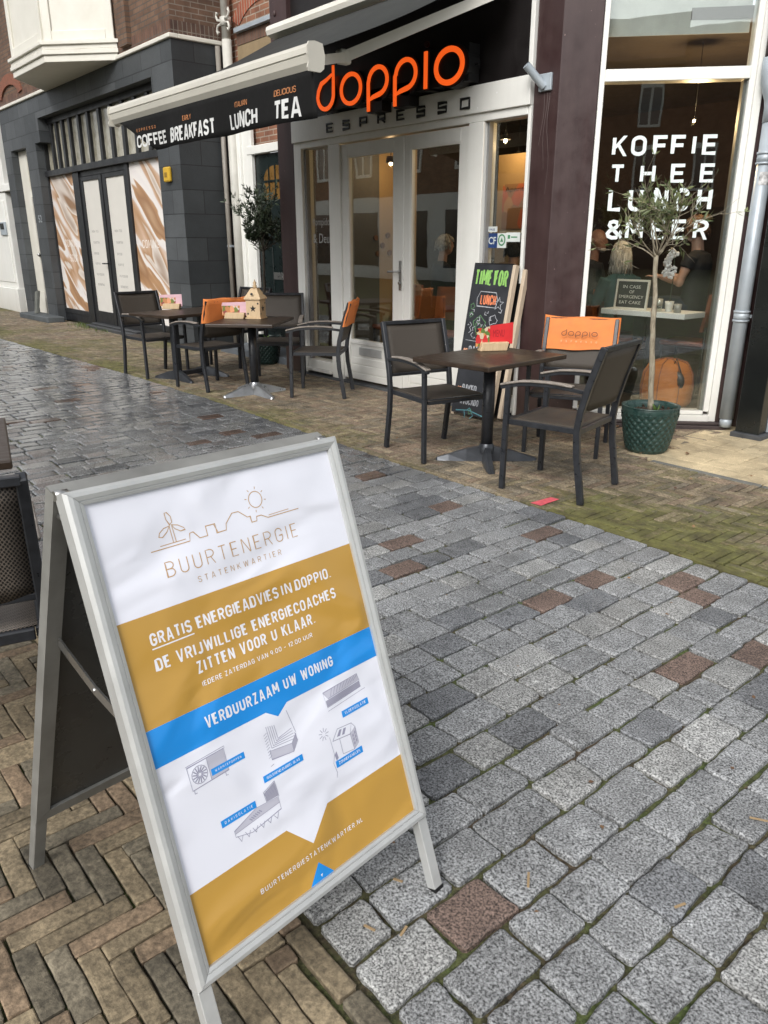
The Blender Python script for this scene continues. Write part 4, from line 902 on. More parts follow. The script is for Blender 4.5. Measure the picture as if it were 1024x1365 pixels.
# grass tuft along the shop foot
b = MB()
for i in range(500):
    x = -15.2 + 1.9 * rng.random(); y = 5.2 - abs(rng.gauss(0, 0.13)); h_ = rng.uniform(0.02, 0.07); a = rng.uniform(0, 6.28); dx, dy = 0.006 * math.cos(a), 0.006 * math.sin(a); lx, ly = rng.uniform(-.03, .03), rng.uniform(-.03, .03)
    b.add([(x - dx, y - dy, -0.005), (x + dx, y + dy, -0.005), (x + lx, y + ly, h_)], [(0, 1, 2)])
tag(b.build('grass', leafmat('grass_blade', (0.05, 0.085, 0.02), (0.14, 0.17, 0.05))), 'short green grass growing at the foot of the slate shop window', 'grass', kind='stuff')

# ------------------------------------------------------------------ narrow recessed house between slate shop and cafe
nh = thing('narrow_house', 'narrow recessed brick house with dark green door behind the olive tree', 'building', (-9.2, 5.9, 0))
YH = 5.9
b = MB(); b.box(-10.26, -9.80, YH, YH + 0.3, 0, 9); b.box(-9.80, -8.07, YH, YH + 0.3, 3.87, 9); b.box(-8.86, -8.07, YH, YH + 0.3, 0, 3.66); b.box(-9.799, -8.861, YH + 0.05, YH + 0.3, 2.67, 3.66); b.build('brick_wall', BRKR, nh)
b = MB(); b.box(-9.98, -8.07, YH - 0.012, YH - 0.001, 3.68, 3.868); b.build('render_band', mat('yellow_render', (0.27, 0.20, 0.115), 0.9, var=0.15, scale=5, bump=0.2), nh)
b = MB(); b.box(-9.98, -8.07, YH - 0.02, YH - 0.001, 3.869, 4.0); b.build('brick_course', brickmat('soldier_brown', (1, 0), (0.12, 0.065, 0.045), (0.17, 0.095, 0.065), (0.10, 0.085, 0.07), 0.062, 0.2, 0.006, 0.9, 0.5, 0.0), nh)
b = MB(); b.box(-9.95, -9.06, YH - 0.08, YH - 0.021, 4.0, 4.055); b.build('lead_sill', M['zinc'], nh, bevel=0.004)
b = MB(); cxa = -9.36
poly = [(cxa + 0.95 * math.cos(R(a)), 3.66 + 0.80 * math.sin(R(a))) for a in range(140, 39, -6)] + [(cxa + 0.78 * math.cos(R(a)), 3.66 + 0.62 * math.sin(R(a))) for a in range(40, 141, 6)]
b.prism(poly, (0, YH - 0.012, 0), X, Z, 0.02); b.build('brick_arch', brickmat('arch_brick_red', (1, 0), (0.36, 0.095, 0.045), (0.28, 0.08, 0.045), (0.32, 0.26, 0.2), 0.062, 0.4, 0.008, 0.9, 0.4, 0.0), nh)
b = MB(); b.box(-10.08, -9.93, YH - 0.10, YH - 0.001, 0, 2.95); b.box(-9.93, -9.70, YH - 0.06, YH - 0.001, 0, 2.95); b.box(-9.80, -8.40, YH - 0.07, YH - 0.001, 2.56, 2.665); b.box(-8.75, -8.55, YH - 0.06, YH - 0.001, 0, 2.559); b.build('door_frame', M['white'], nh, bevel=0.008)
GRN = mat('dark_green_door', (0.007, 0.013, 0.013), 0.3, var=0.2)
b = MB(); b.box(-9.699, -8.751, YH + 0.0, YH + 0.04, 0.1, 2.559); b.box(-9.55, -9.35, YH - 0.015, YH - 0.001, 0.3, 1.4); b.box(-9.12, -8.9, YH - 0.015, YH - 0.001, 0.3, 1.4); d = b.build('door', GRN, nh, bevel=0.006)
b = MB(); poly = [(-9.50, 2.0), (-8.95, 2.0), (-8.95, 2.25)] + [(-9.225 + 0.275 * math.cos(R(a)), 2.25 + 0.16 * math.sin(R(a))) for a in range(0, 181, 15)]
b.prism(poly, (0, YH - 0.003, 0), X, Z, 0.002); fl_ = b.build('fanlight', mat('amber_glass', (0.16, 0.085, 0.022), 0.3, var=0.3), d)
b = MB()
for x_ in (-9.37, -9.22, -9.08): b.box(x_ - .012, x_ + .012, YH - 0.012, YH - 0.004, 2.0, 2.41)
b.box(-9.5, -8.95, YH - 0.013, YH - 0.004, 2.21, 2.235); b.build('glazing_bar', GRN, fl_)
b = MB(); b.box(-9.42, -9.12, YH - 0.012, YH - 0.001, 0.99, 1.08); b.build('letter_slot', M['steel'], d, bevel=0.004)
b = MB(); b.box(-10.0, -8.3, 5.35, YH, -0.01, 0.09); b.build('doorstep', mat('doorstep_bluestone', (0.11, 0.125, 0.14), 0.5, var=0.25, scale=3), nh, bevel=0.01)
cp_ = thing('drainpipe', 'cream painted drainpipe with ornate brackets in the corner beside the slate wall', 'drainpipe', (-10.05, 5.78, 0))
b = MB(); b.tube([(-10.06, 5.78, 0.05), (-10.06, 5.78, 3.94)], 0.062, 18); b.build('pipe', M['pipe_cream'], cp_)
b = MB(); b.tube([(-10.06, 5.78, 3.94), (-10.06, 5.78, 8)], 0.056, 18); b.build('pipe', M['pipe_cream'], cp_)
b = MB()
for sgn in (-1, 1):
    b.tube([(-10.06 + sgn * 0.06, 5.74, 4.16), (-10.06 + sgn * 0.13, 5.74, 4.17), (-10.06 + sgn * 0.165, 5.74, 4.22), (-10.06 + sgn * 0.15, 5.74, 4.26), (-10.06 + sgn * .125, 5.74, 4.24)], 0.016, 8)
    b.tube([(-10.06 + sgn * 0.06, 5.74, 4.12), (-10.06 + sgn * 0.13, 5.74, 4.11), (-10.06 + sgn * 0.16, 5.74, 4.06), (-10.06 + sgn * 0.14, 5.74, 4.02), (-10.06 + sgn * .12, 5.74, 4.045)], 0.016, 8)
b.tube([(-10.06, 5.78, 4.09), (-10.06, 5.78, 4.19)], 0.072, 18); b.build('bracket', M['pipe_cream'], cp_)
cp2 = thing('drainpipe', 'slim grey brown pipe left of the cream drainpipe on the slate wall', 'drainpipe', (-10.2, 5.72, 0))
b = MB(); b.tube([(-10.20, 5.72, 0.0), (-10.20, 5.72, 3.88)], 0.034, 14); b.build('pipe', mat('slim_pipe', (0.24, 0.22, 0.19), 0.5, var=0.2), cp2)
for z_ in (1.4, 3.0):
    b = MB(); b.box(-10.245, -10.155, 5.70, 5.76, z_, z_ + .03); b.build('bracket', M['zinc'], cp2)

# ------------------------------------------------------------------ white fronted house, far left
wh = thing('white_house', 'white painted house front with dark doors at the far left edge', 'building', (-18.1, YN, 0))
b = MB(); b.box(-26, -18.02, YN + 0.5, YN + 0.9, 0, 9); b.build('wall', M['dark'], wh)
for x0, x1 in ((-20.2, -18.52), (-24.2, -21.6)):
    b = MB(); b.box(x0, x1, YN + 0.03, YN + 0.5, 0.5, 2.45); b.box(x0 + .3, x1 - .12, YN + 0.01, YN + 0.0299, 0.62, 2.3); b.box(x0 - 0.03, x1 + 0.03, YN - 0.02, YN + 0.5, 0, 0.499); b.build('pilaster', M['white'], wh, bevel=0.012)
b = MB(); b.box(-18.22, -18.03, YN + 0.05, YN + 0.5, 0, 0.5); b.build('door_plinth', M['white'], wh, bevel=0.01)
b = MB(); b.box(-26, -18.02, YN + 0.0, YN + 0.5, 2.46, 2.60); b.box(-26, -18.45, YN + 0.03, YN + 0.5, 2.601, 4.1); b.build('cornice', M['white'], wh, bevel=0.01)
b = MB(); b.box(-18.47, -18.03, YN + 0.2, YN + 0.25, 0.1, 2.459); b.box(-18.44, -18.1, YN + 0.2, YN + 0.25, 2.61, 3.8); b.build('door', mat('black_door', (0.02, 0.02, 0.022), 0.25), wh)
b = MB(); b.box(-26, -18.02, YN + 0.3, YN + 0.5, 4.12, 9); b.build('brick_wall', BRKR, wh)
it = thing('intercom', 'grey intercom panel with black screen on the white pilaster', 'intercom', (-18.83, YN + 0.01, 1.6))
b = MB(); b.box(-19.04, -18.64, YN - 0.03, YN + 0.008, 1.60, 1.87); b.build('housing', M['zinc'], it, bevel=0.01)
b = MB(); b.box(-18.98, -18.72, YN - 0.036, YN - 0.031, 1.72, 1.84); b.build('screen', M['black'], it)

# ------------------------------------------------------------------ houses across the street, seen in the glass
OB = brickmat('opposite_brick', (1, 0), (0.15, 0.075, 0.05), (0.20, 0.10, 0.065), (0.16, 0.13, 0.11), 0.22, 0.063, 0.007, 0.9, 0.3)
OB2 = brickmat('opposite_brick_turned', (0.58, 0.815), (0.15, 0.075, 0.05), (0.20, 0.10, 0.065), (0.16, 0.13, 0.11), 0.22, 0.063, 0.007, 0.9, 0.3)
DGL = mat('far_glass', (0.03, 0.035, 0.04), 0.08, spec=0.8)
def far_house(o, a, n, ln, h, label, bm, ground_white):
    """o = foot, a = along, n = outward"""
    bb = -n; t = thing('brick_house', label, 'building', tuple(o))
    q = MB(); q.fbox(o, a, bb, Z, 0, ln, 0, 6, 3.2, h); q.build('wall', bm, t)
    q = MB(); q.fbox(o, a, bb, Z, 0, ln, -0.05, 6, 0, 3.199); q.fbox(o, a, bb, Z, -0.1, ln + .1, -0.25, 6, h, h + 0.35); q.build('shopfront', M['white'] if ground_white else M['dark'], t)
    q = MB(); q.add([tuple(o + a * 0 + bb * 0 + Z * (h + .35)), tuple(o + a * ln + Z * (h + .35)), tuple(o + a * ln + bb * 3 + Z * (h + 3)), tuple(o + bb * 3 + Z * (h + 3)), tuple(o + a * ln + bb * 6 + Z * (h + .35)), tuple(o + bb * 6 + Z * (h + .35))], [(0, 1, 2, 3), (3, 2, 4, 5), (1, 4, 2), (0, 3, 5), (0, 5, 4, 1)]); q.build('roof', mat('roof_tile', (0.10, 0.05, 0.04), 0.8), t)
    k = int(ln / 2.4)
    for r_, (z0, z1) in enumerate(((4.0, 6.1), (7.1, 9.0))):
        if z1 > h - 0.4: continue
        for i in range(k):
            s0 = (i + 0.5) * ln / k - 0.55
            q = MB(); q.fbox(o, a, bb, Z, s0, s0 + 1.1, -0.06, 0.0, z0, z0 + .12); q.fbox(o, a, bb, Z, s0, s0 + 1.1, -0.05, 0, z1 - .1, z1 + .12)
            for e in (0, 0.5, 1.0): q.fbox(o, a, bb, Z, s0 + e, s0 + e + 0.1, -0.05, 0, z0 + .12, z1 - .1)
            w_ = q.build('window', M['white'], t)
            q = MB(); q.fbox(o, a, bb, Z, s0 + .05, s0 + 1.05, -0.02, -0.002, z0 + .1, z1 - .1); q.build('pane', DGL, w_)
    for i in range(max(1, int(ln / 3))):
        s0 = (i + 0.5) * ln / max(1, int(ln / 3)) - 1.0
        q = MB(); q.fbox(o, a, bb, Z, s0, s0 + 2.0, -0.07, -0.05, 0.5, 2.6); q.build('shop_pane', DGL, t)
xs_ = [(-44, 9.0, 'tall brick house with white ground floor reflected in the left café door'), (-35, 9.5, 'brick house reflected in the right café door glass'), (-26, 8.6, 'brick house across the street facing the slate shop'), (-17, 9.3, 'brick house across the street facing the café awning')]
for x0, h_, lb in xs_: far_house(Vector((x0 + 9.0, -11.5, 0)), -X, Y, 9.0, h_, lb, OB, True)
na = Vector((-0.815, 0.58, 0)); aa = Vector((0.58, 0.815, 0))
for i, lb in enumerate(('brick house reflected low in the corner window left side', 'brick house reflected in the middle of the corner window', 'brick house reflected in the right of the corner window', 'brick house at the far end of the side street reflection')):
    far_house(Vector((27, -20, 0)) - aa * 15 + aa * (9 * i), aa, na, 9.0, 9.2 + (i % 2) * 0.7, lb, OB2, False)
# ------------------------------------------------------------------ terrace chairs
def make_chair(label, cover=False, group='terrace armchairs', tex='textile'):
    t = thing('terrace_chair', label, 'chair', (0, 0, 0), 0, group); mt = M['metal']
    w = 0.262
    for s in (-1, 1):
        b = MB(); b.tube([(s * w, 0.25, 0), (s * w, 0.245, 0.40), (s * w, 0.238, 0.655)], 1, rect=(0.030, 0.034), upv=(0, 1, 0)); b.build('leg', mt, t, bevel=0.004)
        b = MB(); b.tube([(s * w, -0.285, 0), (s * w, -0.262, 0.14), (s * w, -0.235, 0.30), (s * w, -0.225, 0.44), (s * w, -0.240, 0.56), (s * w * 0.995, -0.275, 0.70), (s * w * 0.99, -0.318, 0.84), (s * w * 0.985, -0.345, 0.925)], 1, rect=(0.030, 0.040), upv=(0, 1, 0)); b.build('leg', mt, t, bevel=0.004)
        pts = [(s * w, -0.262 + 0.55 * q, 0.655 + 0.028 * math.sin(math.pi * min(1, 0.12 + q * 0.88)) - 0.014 * max(0, q - 0.75) * 4) for q in (0, .15, .3, .45, .6, .75, .88, 1.0)]
        b = MB(); b.tube(pts, 1, rect=(0.026, 0.022), upv=(0, 0, 1)); b.tube([pts[0], (s * w, -0.262, 0.62)], 1, rect=(0.02, 0.02)); ar = b.build('armrest', mt, t, bevel=0.003)
        b = MB(); b.tube([(x, y, z + 0.018) for x, y, z in pts[1:]], 1, rect=(0.046, 0.013), upv=(0, 0, 1)); b.build('arm_slat', M['arm_wood'], ar, bevel=0.004)
    b = MB()
    for s in (-1, 1): b.tube([(s * (w - 0.017), -0.225, 0.432), (s * (w - 0.017), 0.24, 0.432)], 1, rect=(0.022, 0.032), upv=(0, 0, 1))
    b.tube([(-w + 0.03, 0.240, 0.430), (w - 0.03, 0.240, 0.430)], 1, rect=(0.028, 0.036), upv=(0, 0, 1)); b.tube([(-w + 0.03, -0.222, 0.430), (w - 0.03, -0.222, 0.430)], 1, rect=(0.024, 0.034), upv=(0, 0, 1))
    b.build('seat_frame', mt, t, bevel=0.003)
    b = MB(); n = 8
    for i in range(n + 1):
        for j in range(n + 1):
            a, c = i / n, j / n; z = 0.452 - 0.014 * math.sin(math.pi * a) * math.sin(math.pi * min(1, c * 1.1)); z -= 0.012 * max(0, c - 0.85) * 6
            b.v.append((-(w - 0.022) + 2 * (w - 0.022) * a, -0.215 + 0.47 * c, z))
    for i in range(n):
        for j in range(n): q = i * (n + 1) + j; b.f.append((q, q + n + 1, q + n + 2, q + 1)); b.mi.append(0); b.sm.append(True)
    st = b.build('seat', M[tex], t); md = st.modifiers.new('thickness', 'SOLIDIFY'); md.thickness = 0.006
    b = MB(); prof = [(-0.238, 0.55), (-0.252, 0.60), (-0.275, 0.69), (-0.300, 0.77), (-0.325, 0.85), (-0.340, 0.905)]
    for i in range(n + 1):
        for (y, z) in prof:
            a = i / n; b.v.append((-(w - 0.012) + 2 * (w - 0.012) * a, y - 0.012 * math.sin(math.pi * a), z))
    k = len(prof)
    for i in range(n):
        for j in range(k - 1): q = i * k + j; b.f.append((q, q + 1, q + k + 1, q + k)); b.mi.append(0); b.sm.append(True)
    bk = b.build('backrest', M[tex], t); md = bk.modifiers.new('thickness', 'SOLIDIFY'); md.thickness = 0.006
    b = MB(); b.tube([(-w * .985, -0.348, 0.915), (w * .985, -0.348, 0.915)], 1, rect=(0.03, 0.026), upv=(0, 0, 1)); b.build('back_rail', mt, t, bevel=0.003)
    b = MB(); b.tube([(-w, -0.240, 0.552), (w, -0.240, 0.552)], 1, rect=(0.018, 0.022), upv=(0, 0, 1)); b.build('back_rail', mt, t, bevel=0.003)
    b = MB()
    for s in (-1, 1):
        for z_, y_ in ((0.62, -0.255), (0.74, -0.29), (0.86, -0.33)): b.ell((s * (w - 0.012), y_ + 0.016, z_), (0.007, 0.005, 0.007), 8, 5)
    b.build('bolt', M['steel'], bk)
    if cover:
        b = MB(); m_ = 14; cp = []
        pf = [(0.918 + 0.022, 0.0), (0.935, 0.025), (0.86, 0.040), (0.78, 0.034), (0.715, 0.026)]
        back = [(-0.335 - 0.0, 0.942)]
        prof2 = [(-0.262, 0.700), (-0.285, 0.78), (-0.312, 0.87), (-0.328, 0.930), (-0.349, 0.946), (-0.370, 0.930), (-0.358, 0.87), (-0.335, 0.78), (-0.312, 0.695)]
        k2 = len(prof2)
        for i in range(m_ + 1):
            a = i / m_; x = -(w + 0.022) + 2 * (w + 0.022) * a
            for q, (y, z) in enumerate(prof2):
                edge = 1 - 0.85 * (1 if i in (0, m_) else 0); yc = -0.345 if z > 0.9 else (-0.300 - (z - 0.75) * 0.3)
                sgz = 0.006 * math.sin(a * 9 + q) + (-0.010 * math.sin(math.pi * a) if z > 0.9 else 0.006 * math.sin(a * 5))
                b.v.append((x, yc + (y - yc) * edge + 0.004 * math.sin(a * 13 + q * 2), z + sgz))
        for i in range(m_):
            for j in range(k2 - 1): q = i * k2 + j; b.f.append((q, q + k2, q + k2 + 1, q + 1)); b.mi.append(0); b.sm.append(True)
        for e in (0, m_): b.f.append(tuple(e * k2 + j for j in range(k2)) if e == 0 else tuple(e * k2 + j for j in reversed(range(k2)))); b.mi.append(0); b.sm.append(False)
        cv = b.build('back_cover', M['orange'], t)
        b = MB(); oo = Vector((0.135, -0.257, 0.79)); vv = Vector((0, -0.25, 1)).normalized(); uu = Vector((-1, 0, 0))
        
        for q_, (pl2, wd2, cl2) in enumerate(DOPPIO): b.stroke([((p[0] + 7.06) * 0.131, (p[1] - 2.62) * 0.131) for p in pl2], oo, uu, vv, 0.0055, 0.001, closed=cl2)
        ot = b.build('lettering', mat('cover_print', (0.16, 0.055, 0.02), 0.7), cv)
        b = MB(); b.sfont('ESPRESSO', oo - vv * 0.035, uu, vv, 0.27, 0.014, .16, .001, 1.6); b.build('lettering', mat('cover_print_pale', (0.72, 0.42, 0.22), 0.7), cv)
    return t
def place(o, x, y, th, label):
    o.location = (x, y, 0); o.rotation_euler = (0, 0, th); o['label'] = label
    return o
ch0 = make_chair('x'); chc = make_chair('x', True)
place(ch0, -4.025, 3.881, -1.756, 'brown woven armchair left of the nearest square table, facing it')
place(copy_tree(ch0), -2.897, 3.873, 1.778, 'brown woven armchair right of the nearest square table, nearest the plant pot')
place(copy_tree(ch0), -8.70, 3.811, -1.494, 'brown woven armchair at the far left end of the long table')
place(copy_tree(ch0), -7.416, 4.695, -2.226, 'dark woven armchair behind the lantern table, before the white door post')
place(copy_tree(ch0), -8.75, 4.95, -2.9, 'woven armchair furthest back, close to the slate wall behind the lantern')
place(make_chair('x', tex='textile_near'), -2.40, 0.32, 1.335, 'black framed woven armchair at the left edge behind the sandwich board')
place(chc, -3.47, 4.71, 3.62, 'armchair with orange doppio back cover behind the nearest table')
place(copy_tree(chc), -6.454, 4.576, 2.326, 'armchair with orange back cover in front of the white double doors')
place(copy_tree(chc), -7.561, 3.915, 1.725, 'armchair with orange back cover between the lantern table and the long table')

# ------------------------------------------------------------------ tables
def table_top(t, sx, sy):
    b = MB(); b.box(-sx / 2, sx / 2, -sy / 2, sy / 2, 0.708, 0.74); return b.build('tabletop', M['table_wood'], t, bevel=0.006, seg=2)
def foot(b, ang, ln):
    d = Vector((math.cos(ang), math.sin(ang), 0)); b.tube([d * 0.03 + Z * 0.085, d * (ln * 0.45) + Z * 0.07, d * (ln * 0.8) + Z * 0.035, d * ln + Z * 0.014], 1, rect=None, n=4) if False else None
    sd_ = Vector((-d.y, d.x, 0)); P = [(0.02, 0.035, 0.11), (ln * 0.4, 0.036, 0.085), (ln * 0.75, 0.034, 0.045), (ln * 0.97, 0.024, 0.022), (ln, 0.012, 0.016)]
    k = len(P); vs = []
    for a, hw, h in P: vs += [d * a + sd_ * hw, d * a + sd_ * hw * 0.5 + Z * h, d * a - sd_ * hw * 0.5 + Z * h, d * a - sd_ * hw]
    fs = []
    for i in range(k - 1):
        for j in range(3): q = 4 * i + j; fs.append((q, q + 4, q + 5, q + 1))
    fs.append((4 * k - 4, 4 * k - 3, 4 * k - 2, 4 * k - 1)); b.add(vs, fs)
FOOTM = mat('cast_foot', (0.055, 0.060, 0.068), 0.35, metal=0.5, var=0.3)
FOOTA = mat('alu_foot', (0.30, 0.31, 0.32), 0.32, metal=0.7, var=0.3)
def table4(label, x, y, th, sx, sy, fm, grp='terrace tables', fx=0.0):
    t = thing('terrace_table', label, 'table', (x, y, 0), th, grp); table_l = table_top_l(t, sx, sy)
    b = MB(); b.tube([(0, 0, 0.09), (0, 0, 0.708)], 0.042, 20); ml(b, 'column', M['metal'], t)
    b = MB(); b.box(-0.2, 0.2, -0.03, 0.03, 0.690, 0.707); b.box(-0.03, 0.03, -0.2, 0.2, 0.690, 0.707); ml(b, 'bracket', M['metal'], t)
    for i in range(4):
        b = MB(); foot(b, R(45 + 90 * i), 0.36); ml(b, 'foot', fm, t)
    b = MB(); b.lathe([(0.055, 0.06), (0.058, 0.10), (0.045, 0.125)], 20); ml(b, 'hub', fm, t)
    return t
def ml(b, name, m, t, **k): return b.build(name, m, t, world=False, **k)
def table_top_l(t, sx, sy):
    b = MB(); b.box(-sx / 2, sx / 2, -sy / 2, sy / 2, 0.708, 0.74); return b.build('tabletop', M['table_wood'], t, bevel=0.006, seg=2, world=False)
table4('nearest square dark wood table with a red menu card on it', -3.612, 3.985, 0.07, 0.66, 0.86, FOOTM)
table4('square dark wood table carrying the wooden star lantern', -6.869, 4.038, 0.751, 0.66, 0.86, FOOTA)
table4('dark wood table at the left edge behind the chair and the sandwich board', -3.36, 0.44, 1.335, 0.70, 0.80, FOOTM)
lt = thing('terrace_table', 'long dark wood table with two columns, farthest from the camera', 'table', (-8.23, 4.02, 0), 0.23, 'terrace tables')
table_top_l(lt, 0.68, 1.06)
for s in (-1, 1):
    b = MB(); b.tube([(0, s * 0.2, 0.05), (0, s * 0.2, 0.708)], 1, rect=(0.07, 0.07), upv=(0, 1, 0)); ml(b, 'column', M['metal'], lt)
    for a in (0, 1):
        b = MB(); foot(b, R(180 * a + s * 12 * (1 if a == 0 else -1)), 0.33); b.v = [(x, y + s * 0.2, z) for x, y, z in b.v]; ml(b, 'foot', FOOTM, lt)
b = MB(); b.box(-0.03, 0.03, -0.2, 0.2, 0.04, 0.09); ml(b, 'stretcher', M['metal'], lt, bevel=0.004)

# ------------------------------------------------------------------ things on the tables
def cardmat(name, cols, sc):
    m, t, bb = nodes(name); tc = N(t, 'TexCoord'); vo = N(t, 'TexVoronoi'); vo.inputs['Scale'].default_value = sc; t.links.new(tc.outputs['Object'], vo.inputs['Vector'])
    cr = N(t, 'ValToRGB'); cr.color_ramp.interpolation = 'CONSTANT'; e = cr.color_ramp.elements
    e[0].position = 0; e[0].color = rgba(cols[0]); e[1].position = 0.8; e[1].color = rgba(cols[1])
    for i, c in enumerate(cols[2:]): q = e.new(0.25 + 0.5 * i / len(cols[2:])); q.color = rgba(c)
    sp = N(t, 'SeparateXYZ'); t.links.new(vo.outputs['Color'], sp.inputs[0]); t.links.new(sp.outputs[0], cr.inputs[0]); t.links.new(cr.outputs[0], bb.inputs['Base Color']); bb.inputs['Roughness'].default_value = 0.35
    return m
RED = mat('red_card', (0.62, 0.03, 0.035), 0.4); PHOTO = cardmat('food_print', [(0.55, 0.04, 0.04), (0.03, 0.02, 0.02), (0.6, 0.5, 0.35), (0.12, 0.2, 0.05), (0.62, 0.28, 0.1)], 34)
PINK = mat('pink_card', (0.62, 0.40, 0.45), 0.5); PHOTO2 = cardmat('salad_print', [(0.45, 0.2, 0.08), (0.55, 0.5, 0.45), (0.14, 0.18, 0.04), (0.62, 0.3, 0.16), (0.25, 0.06, 0.05)], 26)
def holder(label, x, y, th, kind):
    t = thing('menu_holder', label, 'menu holder', (x, y, 0.74), th, 'menu holders on the tables')
    b = MB(); b.prism([(-0.10, 0), (0.10, 0), (0.115, 0.06), (-0.085, 0.06)], (0, -0.045, 0.001), X, Z, 0.08); ml(b, 'wooden_block', M['pine'], t, bevel=0.004)
    if kind == 'red':
        b = MB(); b.prism([(-0.02, 0.045), (0.155, 0.045), (0.155, 0.195), (-0.02, 0.175)], (0, 0.0, 0), X, Z, 0.002); cd = ml(b, 'menu_card', RED, t)
        b = MB(); b.prism([(-0.125, 0.03), (-0.0215, 0.045), (-0.0215, 0.170), (-0.125, 0.155)], (0, -0.004, 0), X, Z, 0.002); ml(b, 'menu_card', PHOTO, t)
        b = MB(); b.text('MENU', (0.005, -0.0005, 0.095), X, Z, 0.085, 0.05, 0.0004); ml(b, 'lettering', mat('dark_red_print', (0.33, 0.012, 0.02), 0.5), cd)
    else:
        b = MB(); b.prism([(-0.13, 0.03), (0.13, 0.03), (0.13, 0.165), (-0.13, 0.155)], (0, 0.0, 0), X, Z, 0.002); cd = ml(b, 'menu_card', PHOTO2, t)
        b = MB(); b.prism([(-0.13, 0.125), (0.13, 0.13), (0.13, 0.166), (-0.13, 0.156)], (0, -0.0006, 0), X, Z, 0.0005); b.prism([(0.05, 0.03), (0.131, 0.03), (0.131, 0.129), (0.06, 0.129)], (0, -0.0005, 0), X, Z, 0.0004, ); ml(b, 'card_band', [PINK], cd)
        b = MB(); b.prism([(-0.04, 0.03), (0.12, 0.03), (0.10, 0.13), (0.0, 0.12)], (0, 0.012, 0), X, Z, 0.002); ml(b, 'menu_card', mat('peach_card', (0.62, 0.30, 0.18), 0.5), t)
    return t
holder('wooden menu holder with a red card on the nearest table', -3.785, 4.185, 1.10, 'red')
holder('wooden menu holder with pink card beside the star lantern', -7.10, 3.985, 0.75, 'pink')
holder('wooden menu holder with pink card on the long far table', -8.62, 4.02, 0.80, 'pink')
ln = thing('wooden_lantern', 'light wood lantern house with star cut-outs and pointed finial', 'lantern', (-6.98, 4.165, 0.741), 0.62)
b = MB(); b.box(-0.085, 0.085, -0.085, 0.085, 0.0, 0.012); b.box(-0.075, 0.075, -0.075, 0.075, 0.012, 0.185); b.box(-0.088, 0.088, -0.088, 0.088, 0.1855, 0.195); ml(b, 'body', M['pine'], ln, bevel=0.002)
b = MB(); b.lathe([(0.128, 0.196), (0.045, 0.295), (0.04, 0.297)], 4, smooth=False); b.v = [((x - y) * 0.7071, (x + y) * 0.7071, z) for x, y, z in b.v]; b.lathe([(0.0, 0.297), (0.05, 0.297)], 4); ml(b, 'roof', M['pine'], ln)
b = MB(); b.lathe([(0.012, 0.296), (0.024, 0.315), (0.012, 0.33), (0.019, 0.345), (0.006, 0.365), (0.0, 0.385)], 14); ml(b, 'finial', M['pine'], ln)
def star(cx, cz, r): return [(cx + (r if i % 2 == 0 else r * 0.42) * math.sin(math.pi * i / 5), cz + (r if i % 2 == 0 else r * 0.42) * math.cos(math.pi * i / 5)) for i in range(10)]
b = MB()
for f in range(4):
    a = R(90 * f); u_ = Vector((math.cos(a), math.sin(a), 0)); n_ = Vector((u_.y, -u_.x, 0))
    q = MB(); 
    b.prism(star(0, 0.10, 0.036)[::-1], n_ * 0.0758, u_, Z, 0.001); b.prism([(0.055 + .010 * math.cos(k_ * .785), 0.15 + .010 * math.sin(k_ * .785)) for k_ in range(8)], n_ * 0.0758, u_, Z, 0.001)
    b.prism([(-0.055 + .010 * math.cos(k_ * .785), 0.05 + .010 * math.sin(k_ * .785)) for k_ in range(8)], n_ * 0.0758, u_, Z, 0.001)
    b.prism([(.014 * math.cos(k_ * .785), .014 * math.sin(k_ * .785)) for k_ in range(8)], n_ * 0.0915 + Z * 0.243, u_, (Z * 0.83 - n_ * 0.55).normalized(), 0.001)
ml(b, 'cut_out', M['black'], ln)

# ------------------------------------------------------------------ chalkboards leaning by the corner pillar
cbm = mat('chalkboard', (0.014, 0.016, 0.020), 0.6, var=0.6, scale=5, col2=(0.035, 0.038, 0.045))
PALE = mat('pale_timber', (0.50, 0.40, 0.29), 0.7, var=0.15, scale=6, col2=(0.60, 0.50, 0.38), bump=0.1)
cb = thing('chalk_sign', 'tall chalkboard reading time for lunch beside the corner pillar', 'chalkboard', (-4.655, 4.95, 0))
bo = Vector((-4.87, 4.885, 0.03)); bv = Vector((0, 0.235, 1.25)).normalized(); bn = X.cross(bv)
b = MB(); b.fbox(bo, X, -bn, bv, 0, 0.43, 0.0, 0.012, 0.0, 1.285); brd = b.build('board', cbm, cb)
b = MB(); b.fbox(bo, X, -bn, bv, 0.4305, 0.462, -0.002, 0.05, -0.02, 1.287); b.build('stile', PALE, cb, bevel=0.003)
b = MB(); b.fbox(bo, X, -bn, bv, -0.004, -0.0005, 0.0, 0.04, 0.0, 1.287); b.fbox(bo, X, -bn, bv, -0.004, 0.43, 0.0, 0.04, 1.2855, 1.296); b.build('edge', M['black'], cb)
b = MB(); b.tube([(-4.875, 4.915, 0.0), (-4.875, 4.945, 0.12)], 1, rect=(0.035, 0.035)); b.build('leg', PALE, cb)
def chalk(items, m):
    q = MB()
    for it_ in items:
        if it_[0] == 'f': q.sfont(it_[1], bo + X * it_[2] + bv * it_[3] + bn * 0.0005, X, bv, it_[4], it_[5], it_[6], 0.0006)
        elif it_[0] == 't': q.text(it_[1], bo + X * it_[2] + bv * it_[3] + bn * 0.0005, X, bv, it_[4], it_[5], 0.0006, it_[6])
        else: q.stroke(it_[1], bo + bn * 0.0005, X, bv, it_[2], 0.0006, closed=it_[3])
    return q.build('lettering', m, brd)
